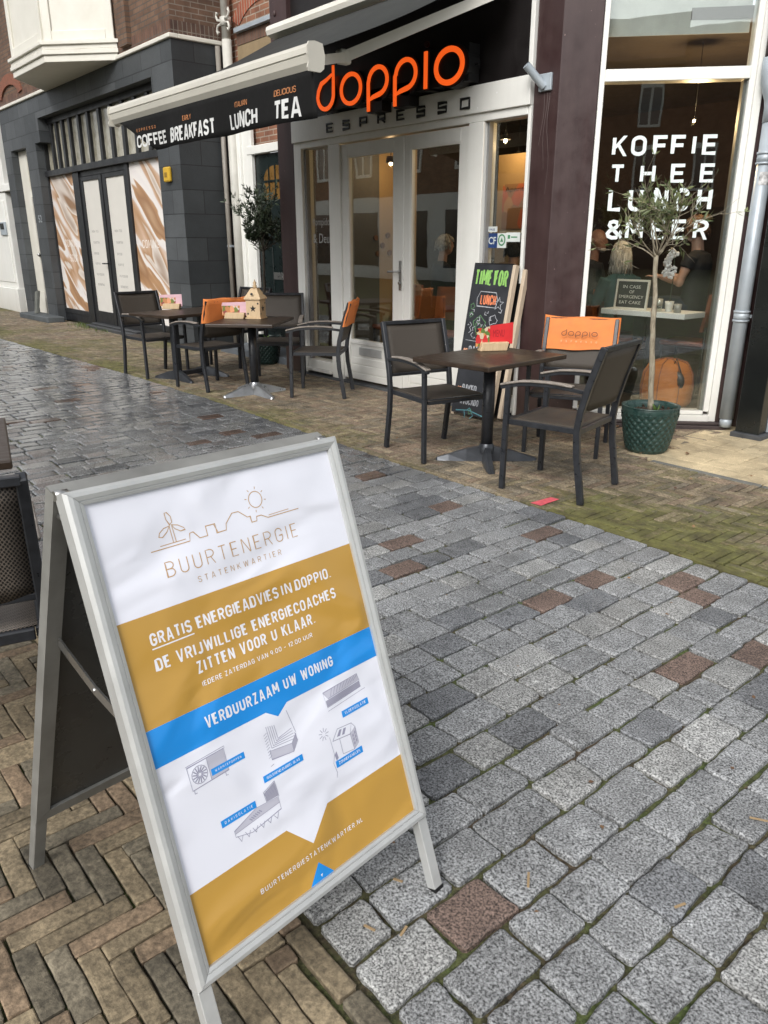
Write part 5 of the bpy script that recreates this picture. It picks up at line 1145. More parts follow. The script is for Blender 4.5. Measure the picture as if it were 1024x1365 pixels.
def blob(cx, cz, r, k=14, amp=0.25, sd=1): return [(cx + r * (1 + amp * math.sin(3 * a + sd)) * math.cos(a), cz + r * (1 + amp * math.cos(4 * a + sd)) * math.sin(a)) for a in [2 * math.pi * i / k for i in range(k)]]
chalk([('f', 'TIME', 0.025, 1.11, 0.20, 0.13, 0.15), ('f', 'FOR', 0.25, 1.11, 0.15, 0.13, 0.15)], mat('chalk_green', (0.26, 0.52, 0.13), 0.9, var=0.2, scale=40))
chalk([('f', 'LUNCH', 0.13, 0.950, 0.18, 0.085, 0.15)], mat('chalk_orange', (0.72, 0.22, 0.10), 0.9))
CHW = mat('chalk_white', (0.42, 0.44, 0.47), 0.95, var=0.4, scale=60)
st_ = [(0.345 + (0.055 if i % 2 == 0 else 0.023) * math.sin(math.pi * i / 5), 0.965 + (0.055 if i % 2 == 0 else 0.023) * math.cos(math.pi * i / 5)) for i in range(10)]
sq = [('s', [(0.10, 0.935), (0.31, 0.93), (0.33, 0.99), (0.30, 1.055), (0.12, 1.06), (0.09, 1.0)], 0.005, True), ('s', st_, 0.005, True), ('s', blob(0.31, 0.83, 0.04, 12, .3, 2), 0.005, True), ('s', blob(0.36, 0.74, 0.03, 12, .2, 1), 0.004, True),
      ('f', 'PANINI', 0.085, 0.52, 0.20, 0.075, 0.13), ('f', 'CLUB', 0.085, 0.40, 0.14, 0.075, 0.13), ('f', 'BAKED', 0.085, 0.185, 0.17, 0.075, 0.13), ('f', 'AVOCADO', 0.085, 0.085, 0.22, 0.055, 0.13), ('s', [(0.03, 0.64), (0.4, 0.63)], 0.004, False)]
for i in range(26): cx, cz = rng.uniform(0.03, 0.40), rng.uniform(0.66, 0.90); a = rng.uniform(0, 6.28); l_ = rng.uniform(.012, .04); sq.append(('s', [(cx, cz), (cx + l_ * math.cos(a), cz + l_ * math.sin(a)), (cx + l_ * math.cos(a + .8) * 1.4, cz + l_ * math.sin(a + .8) * 1.4)], 0.005, False))
chalk(sq, CHW)
chalk([('s', blob(0.16, 0.78, 0.065, 16, .22, 0), 0.008, True), ('s', blob(0.15, 0.77, 0.03, 12, .3, 1), 0.006, True), ('s', blob(0.05, 0.93, 0.022, 10, .3, 1), 0.006, True), ('s', blob(0.05, 0.86, 0.02, 10, .3, 1), 0.006, True), ('s', blob(0.22, 0.03, 0.02, 10, .3, 1), 0.006, True)], mat('chalk_dark_green', (0.10, 0.21, 0.10), 0.95))
chalk([('s', blob(0.20, 0.0, 0.05, 10, .3, 1) , 0.006, True), ('s', [(0.05, 0.02), (0.2, 0.04), (0.38, 0.01)], 0.008, False)], mat('chalk_blue', (0.12, 0.33, 0.38), 0.95))
q = MB()
for cz in (0.55, 0.215): q.prism([(0.05 + 0.026 * (16 * math.sin(a) ** 3) / 16, cz + 0.026 * (13 * math.cos(a) - 5 * math.cos(2 * a) - 2 * math.cos(3 * a) - math.cos(4 * a)) / 16) for a in [2 * math.pi * i / 18 for i in range(18, 0, -1)]], bo + bn * 0.0012, X, bv, 0.0006)
q.build('heart', mat('chalk_peach', (0.72, 0.36, 0.22), 0.95), brd)
wb = thing('leaning_board', 'bare timber framed board leaning behind the time for lunch chalkboard', 'board', (-4.5, 5.05, 0))
bo2 = bo + X * 0.055 + Y * 0.085
b = MB(); b.fbox(bo2, X, -bn, bv, 0.0, 0.415, 0.02, 0.04, 0.02, 1.24); b.build('panel', M['black'], wb)
b = MB(); b.fbox(bo2, X, -bn, bv, 0.4155, 0.452, 0.0, 0.05, 0.0, 1.25); b.build('stile', PALE, wb, bevel=0.003)

# ------------------------------------------------------------------ potted olive trees
def leaf_quad(mb, p, d, nrm, ln, wd):
    s = d.cross(nrm).normalized() * wd; n_ = s.cross(d).normalized()
    mb.add([p, p + d * ln * 0.45 + s + n_ * ln * 0.05, p + d * ln, p + d * ln * 0.45 - s + n_ * ln * 0.05], [(0, 1, 2, 3)])
def olive(label, x, y, pot_r, pot_h, top_z, cr_r, cr_h, nleaf, lm, seed, lean, leaf_l=0.055, potm=None, droop=0.0, barkm=None):
    rg = random.Random(seed)
    t = thing('potted_olive_tree', label, 'potted tree', (x, y, 0), 0)
    b = MB(); n, k = 192, 56; prof = []
    for i in range(k + 1):
        q = i / k; r = pot_r * (0.66 + 0.34 * (q ** 0.7)) if q < 0.86 else pot_r * (0.985 + 0.015 * math.sin((q - .86) / .14 * math.pi))
        prof.append((r, pot_h * q))
    for i, (r, z) in enumerate(prof):
        q = i / k
        for j in range(n):
            a = 2 * math.pi * j / n; e = 0
            if 0.05 < q < 0.88:
                u1 = (a / (2 * math.pi) * 22 + q * 6.0) % 1; u2 = (a / (2 * math.pi) * 22 - q * 6.0) % 1
                e = 0.055 * pot_r * (min(1, min(u1, 1 - u1, u2, 1 - u2) * 3.2) ** 0.7) - 0.01 * pot_r
            b.v.append(((r + e) * math.cos(a), (r + e) * math.sin(a), z))
    for i in range(k):
        for j in range(n): b.f.append((i * n + j, i * n + (j + 1) % n, (i + 1) * n + (j + 1) % n, (i + 1) * n + j)); b.mi.append(0); b.sm.append(True)
    b.lathe([(pot_r, pot_h), (pot_r + 0.004, pot_h + 0.008), (pot_r - 0.014, pot_h + 0.010), (pot_r - 0.022, pot_h - 0.02), (pot_r - 0.03, pot_h - 0.08)], n)
    b.lathe([(0, 0.002), (pot_r * 0.66, 0.002)], n)
    pot = ml(b, 'pot', potm, t)
    b = MB(); b.lathe([(0.0, pot_h - 0.025), (pot_r * 0.5, pot_h - 0.03), (pot_r - 0.025, pot_h - 0.045)], 32)
    for i in range(60):
        a, r = rg.uniform(0, 6.28), pot_r * math.sqrt(rg.random()) * 0.85; b.ell((r * math.cos(a), r * math.sin(a), pot_h - 0.03), (rg.uniform(.006, .016),) * 2 + (0.009,), 6, 4)
    ml(b, 'soil', M['soil'], t)
    b = MB(); f0 = Vector((0, 0, pot_h - 0.04)); f1 = Vector((lean[0], lean[1], top_z)); md = f0.lerp(f1, 0.5) + Vector((lean[0] * 0.25 + 0.012, -0.01, 0))
    trunk = []
    for i in range(11):
        q = i / 10; p = f0 * (1 - q) ** 2 + md * 2 * q * (1 - q) + f1 * q * q; trunk.append(p + Vector((rg.uniform(-.004, .004), rg.uniform(-.004, .004), 0)))
    b.tube([p for i in range(10) for p in (trunk[i], trunk[i].lerp(trunk[i + 1], .5) + Vector((rg.uniform(-.004, .004), rg.uniform(-.004, .004), 0)))] + [trunk[10]], [0.0205 - 0.0035 * i / 10 + rg.uniform(-.0018, .0022) + (.004 if i == 13 else 0) for i in range(21)], 12)
    twigs = []; cc = f1 + Z * cr_h * 0.52
    def grow(p, d, ln, r, lev):
        k_ = 5; pts = [p]; dd = d
        for i in range(k_):
            dd = (dd + Vector((rg.uniform(-1, 1), rg.uniform(-1, 1), rg.uniform(-.6, .7))) * 0.34).normalized(); pts.append(pts[-1] + dd * ln / k_)
        b.tube(pts, [r * (1 - 0.6 * i / k_) for i in range(k_ + 1)], 5 if lev else 6)
        twigs.append((pts, lev))
        if lev < 2:
            for j in range(4 if lev == 0 else 3):
                q = rg.randint(2, k_); nd = (dd + Vector((rg.uniform(-1, 1), rg.uniform(-1, 1), rg.uniform(-.5, 0.9))) * 0.95).normalized()
                grow(pts[q], nd, ln * rg.uniform(0.5, 0.75), r * 0.5, lev + 1)
    for i in range(11):
        a = 2 * math.pi * i / 11 + rg.uniform(-.3, .3); el = rg.uniform(0.35, 1.25) if i < 8 else 1.35
        d = Vector((math.cos(a) * math.cos(el), math.sin(a) * math.cos(el), math.sin(el))); grow(f1 - Z * rg.uniform(0, 0.05), d, (cr_r * 0.62 * math.cos(el) + cr_h * 0.62 * math.sin(el)) * rg.uniform(.6, 1.1), 0.0058, 0)
    ml(b, 'trunk', barkm or M['bark'], t)
    b = MB(); tips = [tw for tw in twigs if tw[1] >= 1]; cnt = 0
    dens = [(rg.random() ** 1.5 + 0.08) * (2.2 if (tw[0][-1] - cc).length < cr_r * .55 else .6) for tw in tips]
    while cnt < nleaf:
        tw = rg.choices(tips, dens)[0]; pts = tw[0]; i = rg.randint(1, len(pts) - 1); q = rg.random(); p = pts[i - 1].lerp(pts[i], q); ax = (pts[i] - pts[i - 1]).normalized()
        for s in (-1, 1):
            rnd = Vector((rg.uniform(-1, 1), rg.uniform(-1, 1), rg.uniform(-1, 1))).normalized(); sd_ = ax.cross(rnd).normalized()
            d = (ax * 0.75 + sd_ * s * 0.75 + Z * 0.15 - Z * droop).normalized(); leaf_quad(b, p, d, rnd, leaf_l * rg.uniform(0.6, 1.25), leaf_l * rg.uniform(0.11, 0.17)); cnt += 1
    ml(b, 'crown', lm, t)
    b = MB()
    for i in range(9):
        a = rg.uniform(0, 6.28); leaf_quad(b, Vector((0.07, -0.03, pot_h - 0.03)), Vector((math.cos(a) * .7, math.sin(a) * .7, 1)).normalized(), Vector((math.sin(a), -math.cos(a), .3)), 0.07, 0.01)
    ml(b, 'weed', leafmat('weed_leaf', (0.05, 0.10, 0.02), (0.12, 0.20, 0.05)), t)
    return t
POTG = mat('green_glaze', (0.012, 0.034, 0.030), 0.3, var=0.35, scale=22, col2=(0.034, 0.068, 0.058), rvar=0.1)
olive('olive tree with bare pale stem in a diamond patterned green pot by the corner window', -3.03, 5.11, 0.205, 0.335, 1.40, 0.36, 0.52, 640, M['leaf'], 21, (-0.055, -0.06), 0.060, POTG)
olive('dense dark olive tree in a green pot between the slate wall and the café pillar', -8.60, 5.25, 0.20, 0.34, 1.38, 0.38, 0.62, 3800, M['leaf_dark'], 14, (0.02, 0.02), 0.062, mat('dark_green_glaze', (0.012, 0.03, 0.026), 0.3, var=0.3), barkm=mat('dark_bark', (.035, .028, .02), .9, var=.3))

# ------------------------------------------------------------------ litter, paint mark
b = MB()
def litter(x, y, s):
    a = rng.uniform(0, 6.28); d = Vector((math.cos(a), math.sin(a), rng.uniform(-.2, .3))); leaf_quad(b, Vector((x, y, 0.006 + rng.random() * 0.012)), d.normalized(), Vector((rng.uniform(-.6, .6), rng.uniform(-.6, .6), 1)), s, s * 0.35)
for i in range(70):
    s_ = rng.uniform(-0.1, 1.1); p = cw(s_, 0.12 + abs(rng.gauss(0, 0.08))); litter(p.x, p.y, rng.uniform(0.03, 0.08))
for i in range(14): a = rng.uniform(0, 6.28); litter(-2.95 + 0.24 * math.cos(a), 5.05 + 0.24 * math.sin(a), rng.uniform(.03, .06))
for i in range(40): litter(rng.uniform(-3.0, -1.6), rng.uniform(3.6, 5.9), rng.uniform(.012, .03))
for i in range(30): litter(rng.uniform(-10, -4), rng.uniform(3.6, 5.1), rng.uniform(.015, .035))
for i in range(40): litter(rng.uniform(-2.5, 0), rng.uniform(0.8, 3.4), rng.uniform(.008, .02))
tag(b.build('fallen_leaves', leafmat('dry_leaf', (0.06, 0.028, 0.016), (0.26, 0.15, 0.07))), 'dry brown fallen leaves gathered at the foot of the corner window', 'leaves', kind='stuff')
b = MB()
for (x, y, a, l) in ((-1.06, 0.83, 0.3, 0.03), (-0.985, 0.875, 1.9, 0.028), (-0.92, 1.24, -0.9, 0.05), (-1.12, 0.97, 0.4, 0.025), (-0.66, 1.85, 0.5, 0.06), (-0.63, 1.42, 1.2, 0.03)):
    d = Vector((math.cos(a), math.sin(a), 0)); b.tube([Vector((x, y, 0.004)), Vector((x, y, 0.006)) + d * l], 1, rect=(0.006, 0.002))
tag(b.build('wood_chips', mat('dry_straw', (0.34, 0.24, 0.13), 0.8)), 'pale straw and wood chips lying in the joints near the board', 'wood chips', kind='stuff')
b = MB(); b.add([(-2.775, 3.47, 0.0045), (-2.70, 3.475, 0.0045), (-2.705, 3.66, 0.0045), (-2.765, 3.65, 0.0045)], [(0, 1, 2, 3)])
tag(b.build('paint_mark', mat('pink_spray', (0.62, 0.10, 0.12), 0.8, var=0.3, scale=30)), kind='structure')
# ------------------------------------------------------------------ sandwich board in the foreground
M['alu_dull'] = mat('dark_aluminium', (0.25, 0.25, 0.235), 0.45, metal=0.3, var=0.2, scale=8)  # darker grey aluminium, used on the back frame
P0 = Vector((-1.3149, 0.4139, 1.0437)); U = Vector((-0.13178, 0.99096, -0.02525)).normalized(); V = Vector((0.33413, 0.02043, -0.94231)); V = (V - U * V.dot(U)).normalized()
ON = U.cross(-V).normalized()                       # outward
NH = Vector((0.99124, 0.13207, 0))
sb = thing('sandwich_board', 'silver framed sandwich board with the energy advice poster in the foreground', 'sandwich board', (-1.35, 0.68, 0), math.atan2(U.y, U.x))
mm = 0.001
def panel(o, u, v, on, name, with_front):
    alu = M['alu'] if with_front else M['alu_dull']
    """snap frame panel: o = visible sheet's top left, on = outward"""
    fr = MB(); k = 0.030; D = 0.026
    W, Hh = 0.588, 0.878
    def rail(a0, a1, b0, b1, mit):     # bevelled bar in (u,v)
        (x0, y0), (x1, y1), (x2, y2), (x3, y3) = a0, a1, b0, b1     # outer a0-a1, inner b0-b1
        P = lambda q, h: o + u * q[0] + v * q[1] + on * h
        mo = lambda q, r, f: (q[0] + (r[0] - q[0]) * f, q[1] + (r[1] - q[1]) * f)
        sec0 = [P(a0, -D), P(a0, 0.004), P(mo(a0, b0, .18), 0.0115), P(mo(a0, b0, .42), 0.0125), P(mo(a0, b0, .70), 0.0098), P(mo(a0, b0, .72), 0.0075), P(mo(a0, b0, .78), 0.0075), P(mo(a0, b0, .80), 0.0090), P(b0, 0.0065), P(b0, -0.002), P(b0, -D)]
        sec1 = [P(a1, -D), P(a1, 0.004), P(mo(a1, b1, .18), 0.0115), P(mo(a1, b1, .42), 0.0125), P(mo(a1, b1, .70), 0.0098), P(mo(a1, b1, .72), 0.0075), P(mo(a1, b1, .78), 0.0075), P(mo(a1, b1, .80), 0.0090), P(b1, 0.0065), P(b1, -0.002), P(b1, -D)]
        n = 11; fr.add(sec0 + sec1, [(i, i + 1, n + i + 1, n + i) for i in range(n - 1)] + [(n - 1, 0, n, 2 * n - 1)])
    A = (-0.032, -0.028); B = (W + 0.032, -0.028); C_ = (W + 0.032, Hh + 0.031); D_ = (-0.032, Hh + 0.031)
    a = (0, 0); b_ = (W, 0); c = (W, Hh); d = (0, Hh); g = 0.00035
    rail((A[0] + g, A[1]), (B[0] - g, B[1]), (a[0] + g, a[1]), (b_[0] - g, b_[1]), 0); rail((B[0], B[1] + g), (C_[0], C_[1] - g), (b_[0], b_[1] + g), (c[0], c[1] - g), 0); rail((C_[0] - g, C_[1]), (D_[0] + g, D_[1]), (c[0] - g, c[1]), (d[0] + g, d[1]), 0); rail((D_[0], D_[1] - g), (A[0], A[1] + g), (d[0], d[1] - g), (a[0], a[1] + g), 0)
    f = fr.build(name, alu, sb)
    bk = MB(); bk.fbox(o, u, -on, -v, -0.001, W + 0.001, 0.012, 0.018, -Hh - 0.001, 0.001); bk.build('back_sheet', mat('grey_back_sheet', (0.055, 0.055, 0.052), 0.3, var=0.2, scale=5), f)
    for s0 in (-0.032, W + 0.002):
        lg = MB(); z_at = (o + v * (Hh + 0.031)).z; L = Hh + 0.031
        p = o + u * (s0 + 0.015); end = -(p.z) / v.z
        lg.fbox(p, u, -on, -v, -0.0145, 0.0145, -0.003, 0.0225, -end + 0.004, -L - 0.0006); lg.build('leg', alu, f, bevel=0.0015)
        lg = MB(); lg.fbox(p, u, -on, -v, -0.015, 0.015, -0.0036, 0.023, -end - 0.006, -end + 0.006); lg.build('foot_cap', M['black'], f)
    return f
front = panel(P0, U, V, ON, 'front_frame', True)
V2 = V - NH * (2 * V.dot(NH)); 
O2 = P0 - V * 0.027 - NH * 0.052; O2 = O2 + V2 * 0.027; U2 = (U - V2 * U.dot(V2)).normalized()
ON2 = V2.cross(U2); ON2 = ON2 if ON2.dot(NH) < 0 else -ON2
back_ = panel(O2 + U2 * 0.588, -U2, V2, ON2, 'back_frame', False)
# top hinges and stays
for s0 in (-0.02, 0.60):
    b = MB(); p = P0 + U * s0 - V * 0.026 - ON * 0.028; q = O2 + U2 * s0 - V2 * 0.026 - ON2 * 0.028
    m_ = (p + q) / 2; b.tube([m_ - U * 0.012, m_ + U * 0.012], 0.010, 10); b.build('hinge', M['steel'], sb)
    b = MB(); b.tube([p + V * 0.045, q + V2 * 0.045], 0.006, 8); b.build('hinge_pin', M['steel'], sb)
for s0 in (-0.006, 0.594):
    b = MB(); p = P0 + U * s0 + V * 0.42 - ON * 0.028; q = O2 + U2 * s0 + V2 * 0.33 - ON2 * 0.028; b.tube([p, p.lerp(q, .5) - Z * 0.012, q], 1, rect=(0.004, 0.022)); b.ell(p.lerp(q, .5) - Z * 0.012, (0.006, 0.006, 0.006), 8, 6); b.build('stay', M['steel'], sb)
# ---- poster
def printmat(name, col, rough=0.33):
    m, t, bb = nodes(name); bb.inputs['Base Color'].default_value = rgba(col); bb.inputs['Roughness'].default_value = rough; bb.inputs['Specular IOR Level'].default_value = 0.45
    bb.inputs['Coat Weight'].default_value = 0.25; bb.inputs['Coat Roughness'].default_value = 0.12
    tc = N(t, 'TexCoord'); mp = N(t, 'Mapping'); mp.inputs['Scale'].default_value = (4.2, 4.0, 7.5); mp.inputs['Rotation'].default_value = (0.5, 0.2, 0.1); t.links.new(tc.outputs['Object'], mp.inputs[0])
    n1 = N(t, 'TexNoise'); setin(n1, Scale=1.0, Detail=1.5, Roughness=0.4, Distortion=0.7); t.links.new(mp.outputs[0], n1.inputs['Vector'])
    bp = N(t, 'Bump'); setin(bp, Strength=0.6, Distance=0.04); t.links.new(n1.outputs['Fac'], bp.inputs['Height']); t.links.new(bp.outputs[0], bb.inputs['Normal']); t.links.new(bp.outputs[0], bb.inputs['Coat Normal'])
    return m
PWH, PGO, PBL = printmat('poster_white', (0.77, 0.785, 0.86)), printmat('poster_gold', (0.50, 0.285, 0.052)), printmat('poster_blue', (0.010, 0.26, 0.72))
PTX, PLN, PGR = printmat('poster_lettering_white', (0.80, 0.80, 0.84)), printmat('poster_line_gold', (0.50, 0.32, 0.16)), printmat('poster_line_grey', (0.30, 0.30, 0.40))
def pt_(u, v, h=0.0): return P0 + U * (u * mm) + V * (v * mm) + ON * h
def poly(mb, pts, h, mi): # (u,v) mm, v down
    f = [pt_(u, v, h) for u, v in pts]
    a = sum(pts[i][0] * pts[(i + 1) % len(pts)][1] - pts[(i + 1) % len(pts)][0] * pts[i][1] for i in range(len(pts)))
    idx = tuple(range(len(f))); mb.add(f, [idx if a < 0 else idx[::-1]], mi=mi)
b = MB(); E_ = 0.00015
poly(b, [(-1, -1), (589, -1), (589, 879), (-1, 879)], 0.0, 0)
poly(b, [(-1, 221), (589, 221), (589, 422), (-1, 422)], E_, 1)
poly(b, [(-1, 422.2), (589, 422.2), (589, 493), (313, 493), (284, 512), (257, 493), (-1, 493)], E_, 2)
poly(b, [(-1, 738), (235, 738), (291, 797), (350, 738), (589, 738), (589, 879), (-1, 879)], E_, 1)
poly(b, [(291, 840), (325, 879), (258, 879)], 2 * E_, 2)
poster = b.build('poster', [PWH, PGO, PBL], front)
def lt_(name, m, items, h=2.5 * E_):
    q = MB(); k_ = 0
    for it in items:
        k_ += 1; he = h + (k_ % 4) * 2e-5
        if it[0] == 'f': _, s, u0, u1, v0, v1, wt_, gp_ = it; q.sfont(s, pt_(u0, v1, h), U, -V, (u1 - u0) * mm, (v1 - v0) * mm, wt_, 0.00003, gp_)
        elif it[0] == 's': q.stroke([(p[0] * mm, p[1] * mm) for p in it[1]], pt_(0, 0, he), U, V, it[2] * mm, -0.00004, closed=it[3])
        elif it[0] == 'p': poly(q, it[1], h, 0)
    return q.build(name, m, poster)
for it in [('f', 'GRATIS', 56, 145, 256, 280, .17, .29), ('f', 'ENERGIEADVIES', 157, 360, 256, 280, .17, .29), ('f', 'IN', 369, 397, 256, 280, .17, .32), ('f', 'DOPPIO.', 407, 511, 256, 280, .17, .32), ('p', [(56, 284), (147, 284), (147, 286.5), (56, 286.5)]),
    ('f', 'DE VRIJWILLIGE ENERGIECOACHES', 54, 512, 303, 327, .17, .32), ('f', 'ZITTEN VOOR U KLAAR.', 133, 437, 338, 362, .17, .32), ('f', 'IEDERE ZATERDAG VAN 9.00 - 12.00 UUR', 136, 429, 378, 388, .14, .36),
    ('f', 'VERDUURZAAM UW WONING', 121, 457, 444, 467, .17, .32), ('f', 'BUURTENERGIESTATENKWARTIER.NL', 144, 432, 812.5, 823, .14, .34), ('p', [(289, 867), (295, 867), (291, 873)])]: lt_('lettering', PTX, [it])
thin = []
lt_('lettering', PLN, [('f', 'BUURTENERGIE', 123, 448, 138, 168, .065, .36)]); lt_('lettering', PLN, [('f', 'STATENKWARTIER', 184, 393, 183, 195, .10, .72)])
def wing(pts): return ('s', pts, 1.6, True)
thin += [('s', [(103, 113), (188, 112.5), (191, 98), (199, 97), (211, 112), (229, 112), (229, 93), (251, 93), (251, 112), (274, 111.5), (277, 99), (296, 82), (312, 82), (331, 98), (338, 98), (339, 111), (352, 111), (354, 102), (366, 102), (382, 110.5), (467, 110)], 1.8, False), ('s', [(248, 94), (254, 111)], 1.5, False),
         ('s', [(124, 107), (180, 106.5)], 1.5, False), ('s', [(385, 106), (440, 105)], 1.5, False), ('s', [(153, 106), (152.5, 74)], 1.5, False), ('s', [(159, 106), (158, 74)], 1.5, False),
         wing([(154, 72), (149, 60), (149, 48), (154, 48), (160, 57), (160, 68)]), wing([(153, 74), (140, 76), (129, 83), (126, 90), (133, 92), (145, 84)]), wing([(158, 73), (170, 76), (182, 84), (184, 88), (174, 89), (163, 82)]),
         ('s', [(361 + 17 * math.cos(i * .3142), 67 + 17 * math.sin(i * .3142)) for i in range(20)], 1.8, True)]
for i in range(8): a = i * math.pi / 4 + .2; thin.append(('s', [(361 + 22 * math.cos(a), 67 + 22 * math.sin(a)), (361 + 27 * math.cos(a), 67 + 27 * math.sin(a))], 1.6, False))
lt_('line_drawing', PLN, thin)
lab = [(107, 543, 185, 556, 'WARMTEPOMPEN'), (213, 610, 318, 624, 'ISOLEREND DUBBEL GLAS'), (447, 571, 530, 586, 'VLOERISOLATIE'), (398, 666, 480, 681, 'ZONNEPANELEN'), (99, 645, 182, 659, 'DAKISOLATIE')]
for a, c, d, e, s_ in lab:
    lt_('caption_bar', PBL, [('p', [(a, c), (d, c), (d, e), (a, e)])], 4.5 * E_); lt_('lettering', PTX, [('f', s_, a + 8, d - 8, c + 4, e - 4.5, .13, .3)], 6 * E_)
G = []
def pl_(pts, w=1.1, cl=False): G.append(('s', pts, w, cl))
# heat pump
pl_([(60, 519), (144, 517), (144, 561), (61, 564)], 1.3, True); pl_([(104, 518), (104, 562)]); pl_([(64, 564), (64, 571), (69, 571)]); pl_([(136, 562), (136, 569), (141, 569)]); pl_([(58, 516), (146, 513), (146, 517)])
pl_([(83 + 17 * math.cos(i * .349), 541 + 17 * math.sin(i * .349)) for i in range(18)], 1.2, True); pl_([(83 + 4 * math.cos(i * .785), 541 + 4 * math.sin(i * .785)) for i in range(8)], 1.0, True)
for i in range(14): a = i * .449; pl_([(83 + 5 * math.cos(a), 541 + 5 * math.sin(a)), (83 + 15.5 * math.cos(a + .25), 541 + 15.5 * math.sin(a + .25))], 2.2)
lt_('line_drawing', PGR, G, 3 * E_); G.clear()
# glazing corner
for i in range(5): pl_([(248 + 5 * i, 520 + i), (250 + 5 * i, 566 - 3 * i), (312 - i, 572 - 6 * i)], 1.0)
pl_([(244, 570), (244, 588), (300, 596), (316, 578), (313, 560)], 1.2); pl_([(244, 570), (300, 578), (300, 596)]); pl_([(300, 578), (316, 562)]); pl_([(306, 508), (316, 560)]); pl_([(237, 600), (246, 598)])
for i in range(9): pl_([(238, 535 + 6 * i), (246, 532 + 6 * i)], 1.0)
lt_('line_drawing', PGR, G, 3 * E_); G.clear()
# floor insulation
pl_([(409, 513), (516, 509), (518, 540), (412, 548)], 1.1, True); pl_([(409, 513), (420, 530), (520, 524)]); pl_([(412, 556), (530, 548)], 1.0)
for i in range(9): pl_([(428 + 9 * i, 528 - i), (436 + 10 * i, 511)], 1.6)
for i in range(4): pl_([(412, 533 + 4 * i), (519, 527 + 4 * i)], 0.9)
lt_('line_drawing', PGR, G, 3 * E_); G.clear()
# house with panels and sun
pl_([(404, 622), (424, 602), (466, 606), (456, 628), (404, 622)], 1.2); pl_([(424, 624), (424, 660), (458, 664), (456, 628)]); pl_([(456, 628), (474, 618), (474, 655), (458, 664)]); pl_([(466, 606), (474, 618)])
G += [('p', [(418, 618), (429, 606), (436, 607), (427, 619)]), ('p', [(433, 620), (441, 608), (449, 609), (440, 621)]), ('p', [(400, 652), (407, 646), (409, 662), (402, 666)])]
for i in range(3): G += [('p', [(461 + 0, 632 + 9 * i), (465, 630 + 9 * i), (465, 636 + 9 * i), (461, 638 + 9 * i)]), ('p', [(468, 628 + 9 * i), (472, 626 + 9 * i), (472, 632 + 9 * i), (468, 634 + 9 * i)])]
for i in range(9): a = i * .698; pl_([(385 + 5 * math.cos(a), 597 + 5 * math.sin(a)), (385 + 14 * math.cos(a), 597 + 14 * math.sin(a))], 1.3)
pl_([(398, 610), (400, 650), (392, 668), (396, 690), (392, 700)], 0.9)
lt_('line_drawing', PGR, G, 3 * E_); G.clear()
# roof insulation
pl_([(122, 678), (180, 660), (236, 664), (236, 690), (160, 700), (122, 690)], 1.1, True); pl_([(122, 684), (236, 676)]); pl_([(205, 640), (236, 630), (238, 664)]); pl_([(205, 640), (207, 662)])
for i in range(5): pl_([(205 + 6 * i, 641 - 1.5 * i), (210 + 6 * i, 655 - 1.5 * i)], 1.4)
for i in range(6): pl_([(126 + 18 * i, 690 + i), (132 + 18 * i, 704), (138 + 18 * i, 693)], 1.1)
for i in range(6): pl_([(160 + 5 * i, 672 - i), (166 + 5 * i, 678 - i)], 2.4)
lt_('line_drawing', PGR, G, 3 * E_)

PSH = printmat('poster_shade_grey', (0.50, 0.50, 0.58)); PSH2 = printmat('poster_shade_dark', (0.33, 0.33, 0.41))
lt_('drawing_fill', PSH, [('p', [(105, 519), (143, 518), (143, 560), (105, 561)])], 2.2 * E_)
lt_('drawing_fill', PSH, [('p', [(245, 571), (300, 578), (299, 595), (245, 587)])], 2.2 * E_); lt_('drawing_fill', PSH2, [('p', [(300, 579), (316, 563), (315, 578), (301, 594)])], 2.2 * E_)
lt_('drawing_fill', PSH, [('p', [(410, 514), (516, 510), (519, 523), (421, 529)])], 2.2 * E_); lt_('drawing_fill', PSH2, [('p', [(412, 533), (518, 527), (518, 539), (413, 547)])], 2.2 * E_)
lt_('drawing_fill', PSH, [('p', [(457, 629), (473, 619), (473, 654), (459, 663)])], 2.2 * E_)
lt_('drawing_fill', PSH, [('p', [(123, 679), (180, 661), (235, 665), (235, 676), (123, 684)])], 2.2 * E_); lt_('drawing_fill', PSH2, [('p', [(207, 642), (235, 632), (237, 662), (208, 661)])], 2.2 * E_)
# ------------------------------------------------------------------ inside the cafe, behind the glass
FZ = 0.10
TERRA = mat('terracotta_seat', (0.20, 0.055, 0.022), 0.55, var=0.15)
def cafe_chair(label, x, y, th):
    t = thing('cafe_chair', label, 'chair', (x, y, FZ), th, 'chairs inside the café')
    b = MB(); b.box(-.22, .22, -.20, .22, .44, .48); ml(b, 'seat', TERRA, t, bevel=.012)
    b = MB(); n = 8
    for i in range(n + 1):
        a = -1 + 2 * i / n
        for z_, o_ in ((0.58, 0), (0.92, -.05)):
            b.v += [(a * .23, -.20 + o_ + .05 * a * a, z_), (a * .23, -.225 + o_ + .05 * a * a, z_)]
    for i in range(n):
        q = 4 * i; b.f += [(q, q + 2, q + 6, q + 4), (q + 1, q + 5, q + 7, q + 3), (q + 2, q + 3, q + 7, q + 6), (q, q + 4, q + 5, q + 1)]; b.mi += [0] * 4; b.sm += [True] * 4
    b.f += [(0, 1, 3, 2), (4 * n, 4 * n + 2, 4 * n + 3, 4 * n + 1)]; b.mi += [0, 0]; b.sm += [False, False]
    ml(b, 'backrest', TERRA, t)
    for sx in (-1, 1):
        for y0, z1 in ((.19, .44), (-.19, .62)):
            b = MB(); b.tube([(sx * .20, y0, 0), (sx * .20, y0 * 1.04, z1)], .014, 8); ml(b, 'leg', M['dark'], t)
    return t
cafe_chair('terracotta café chair seen through the left door pane', -6.75, 5.85, 2.8)
cafe_chair('terracotta café chair seen through the right door pane', -5.95, 5.80, 3.3)
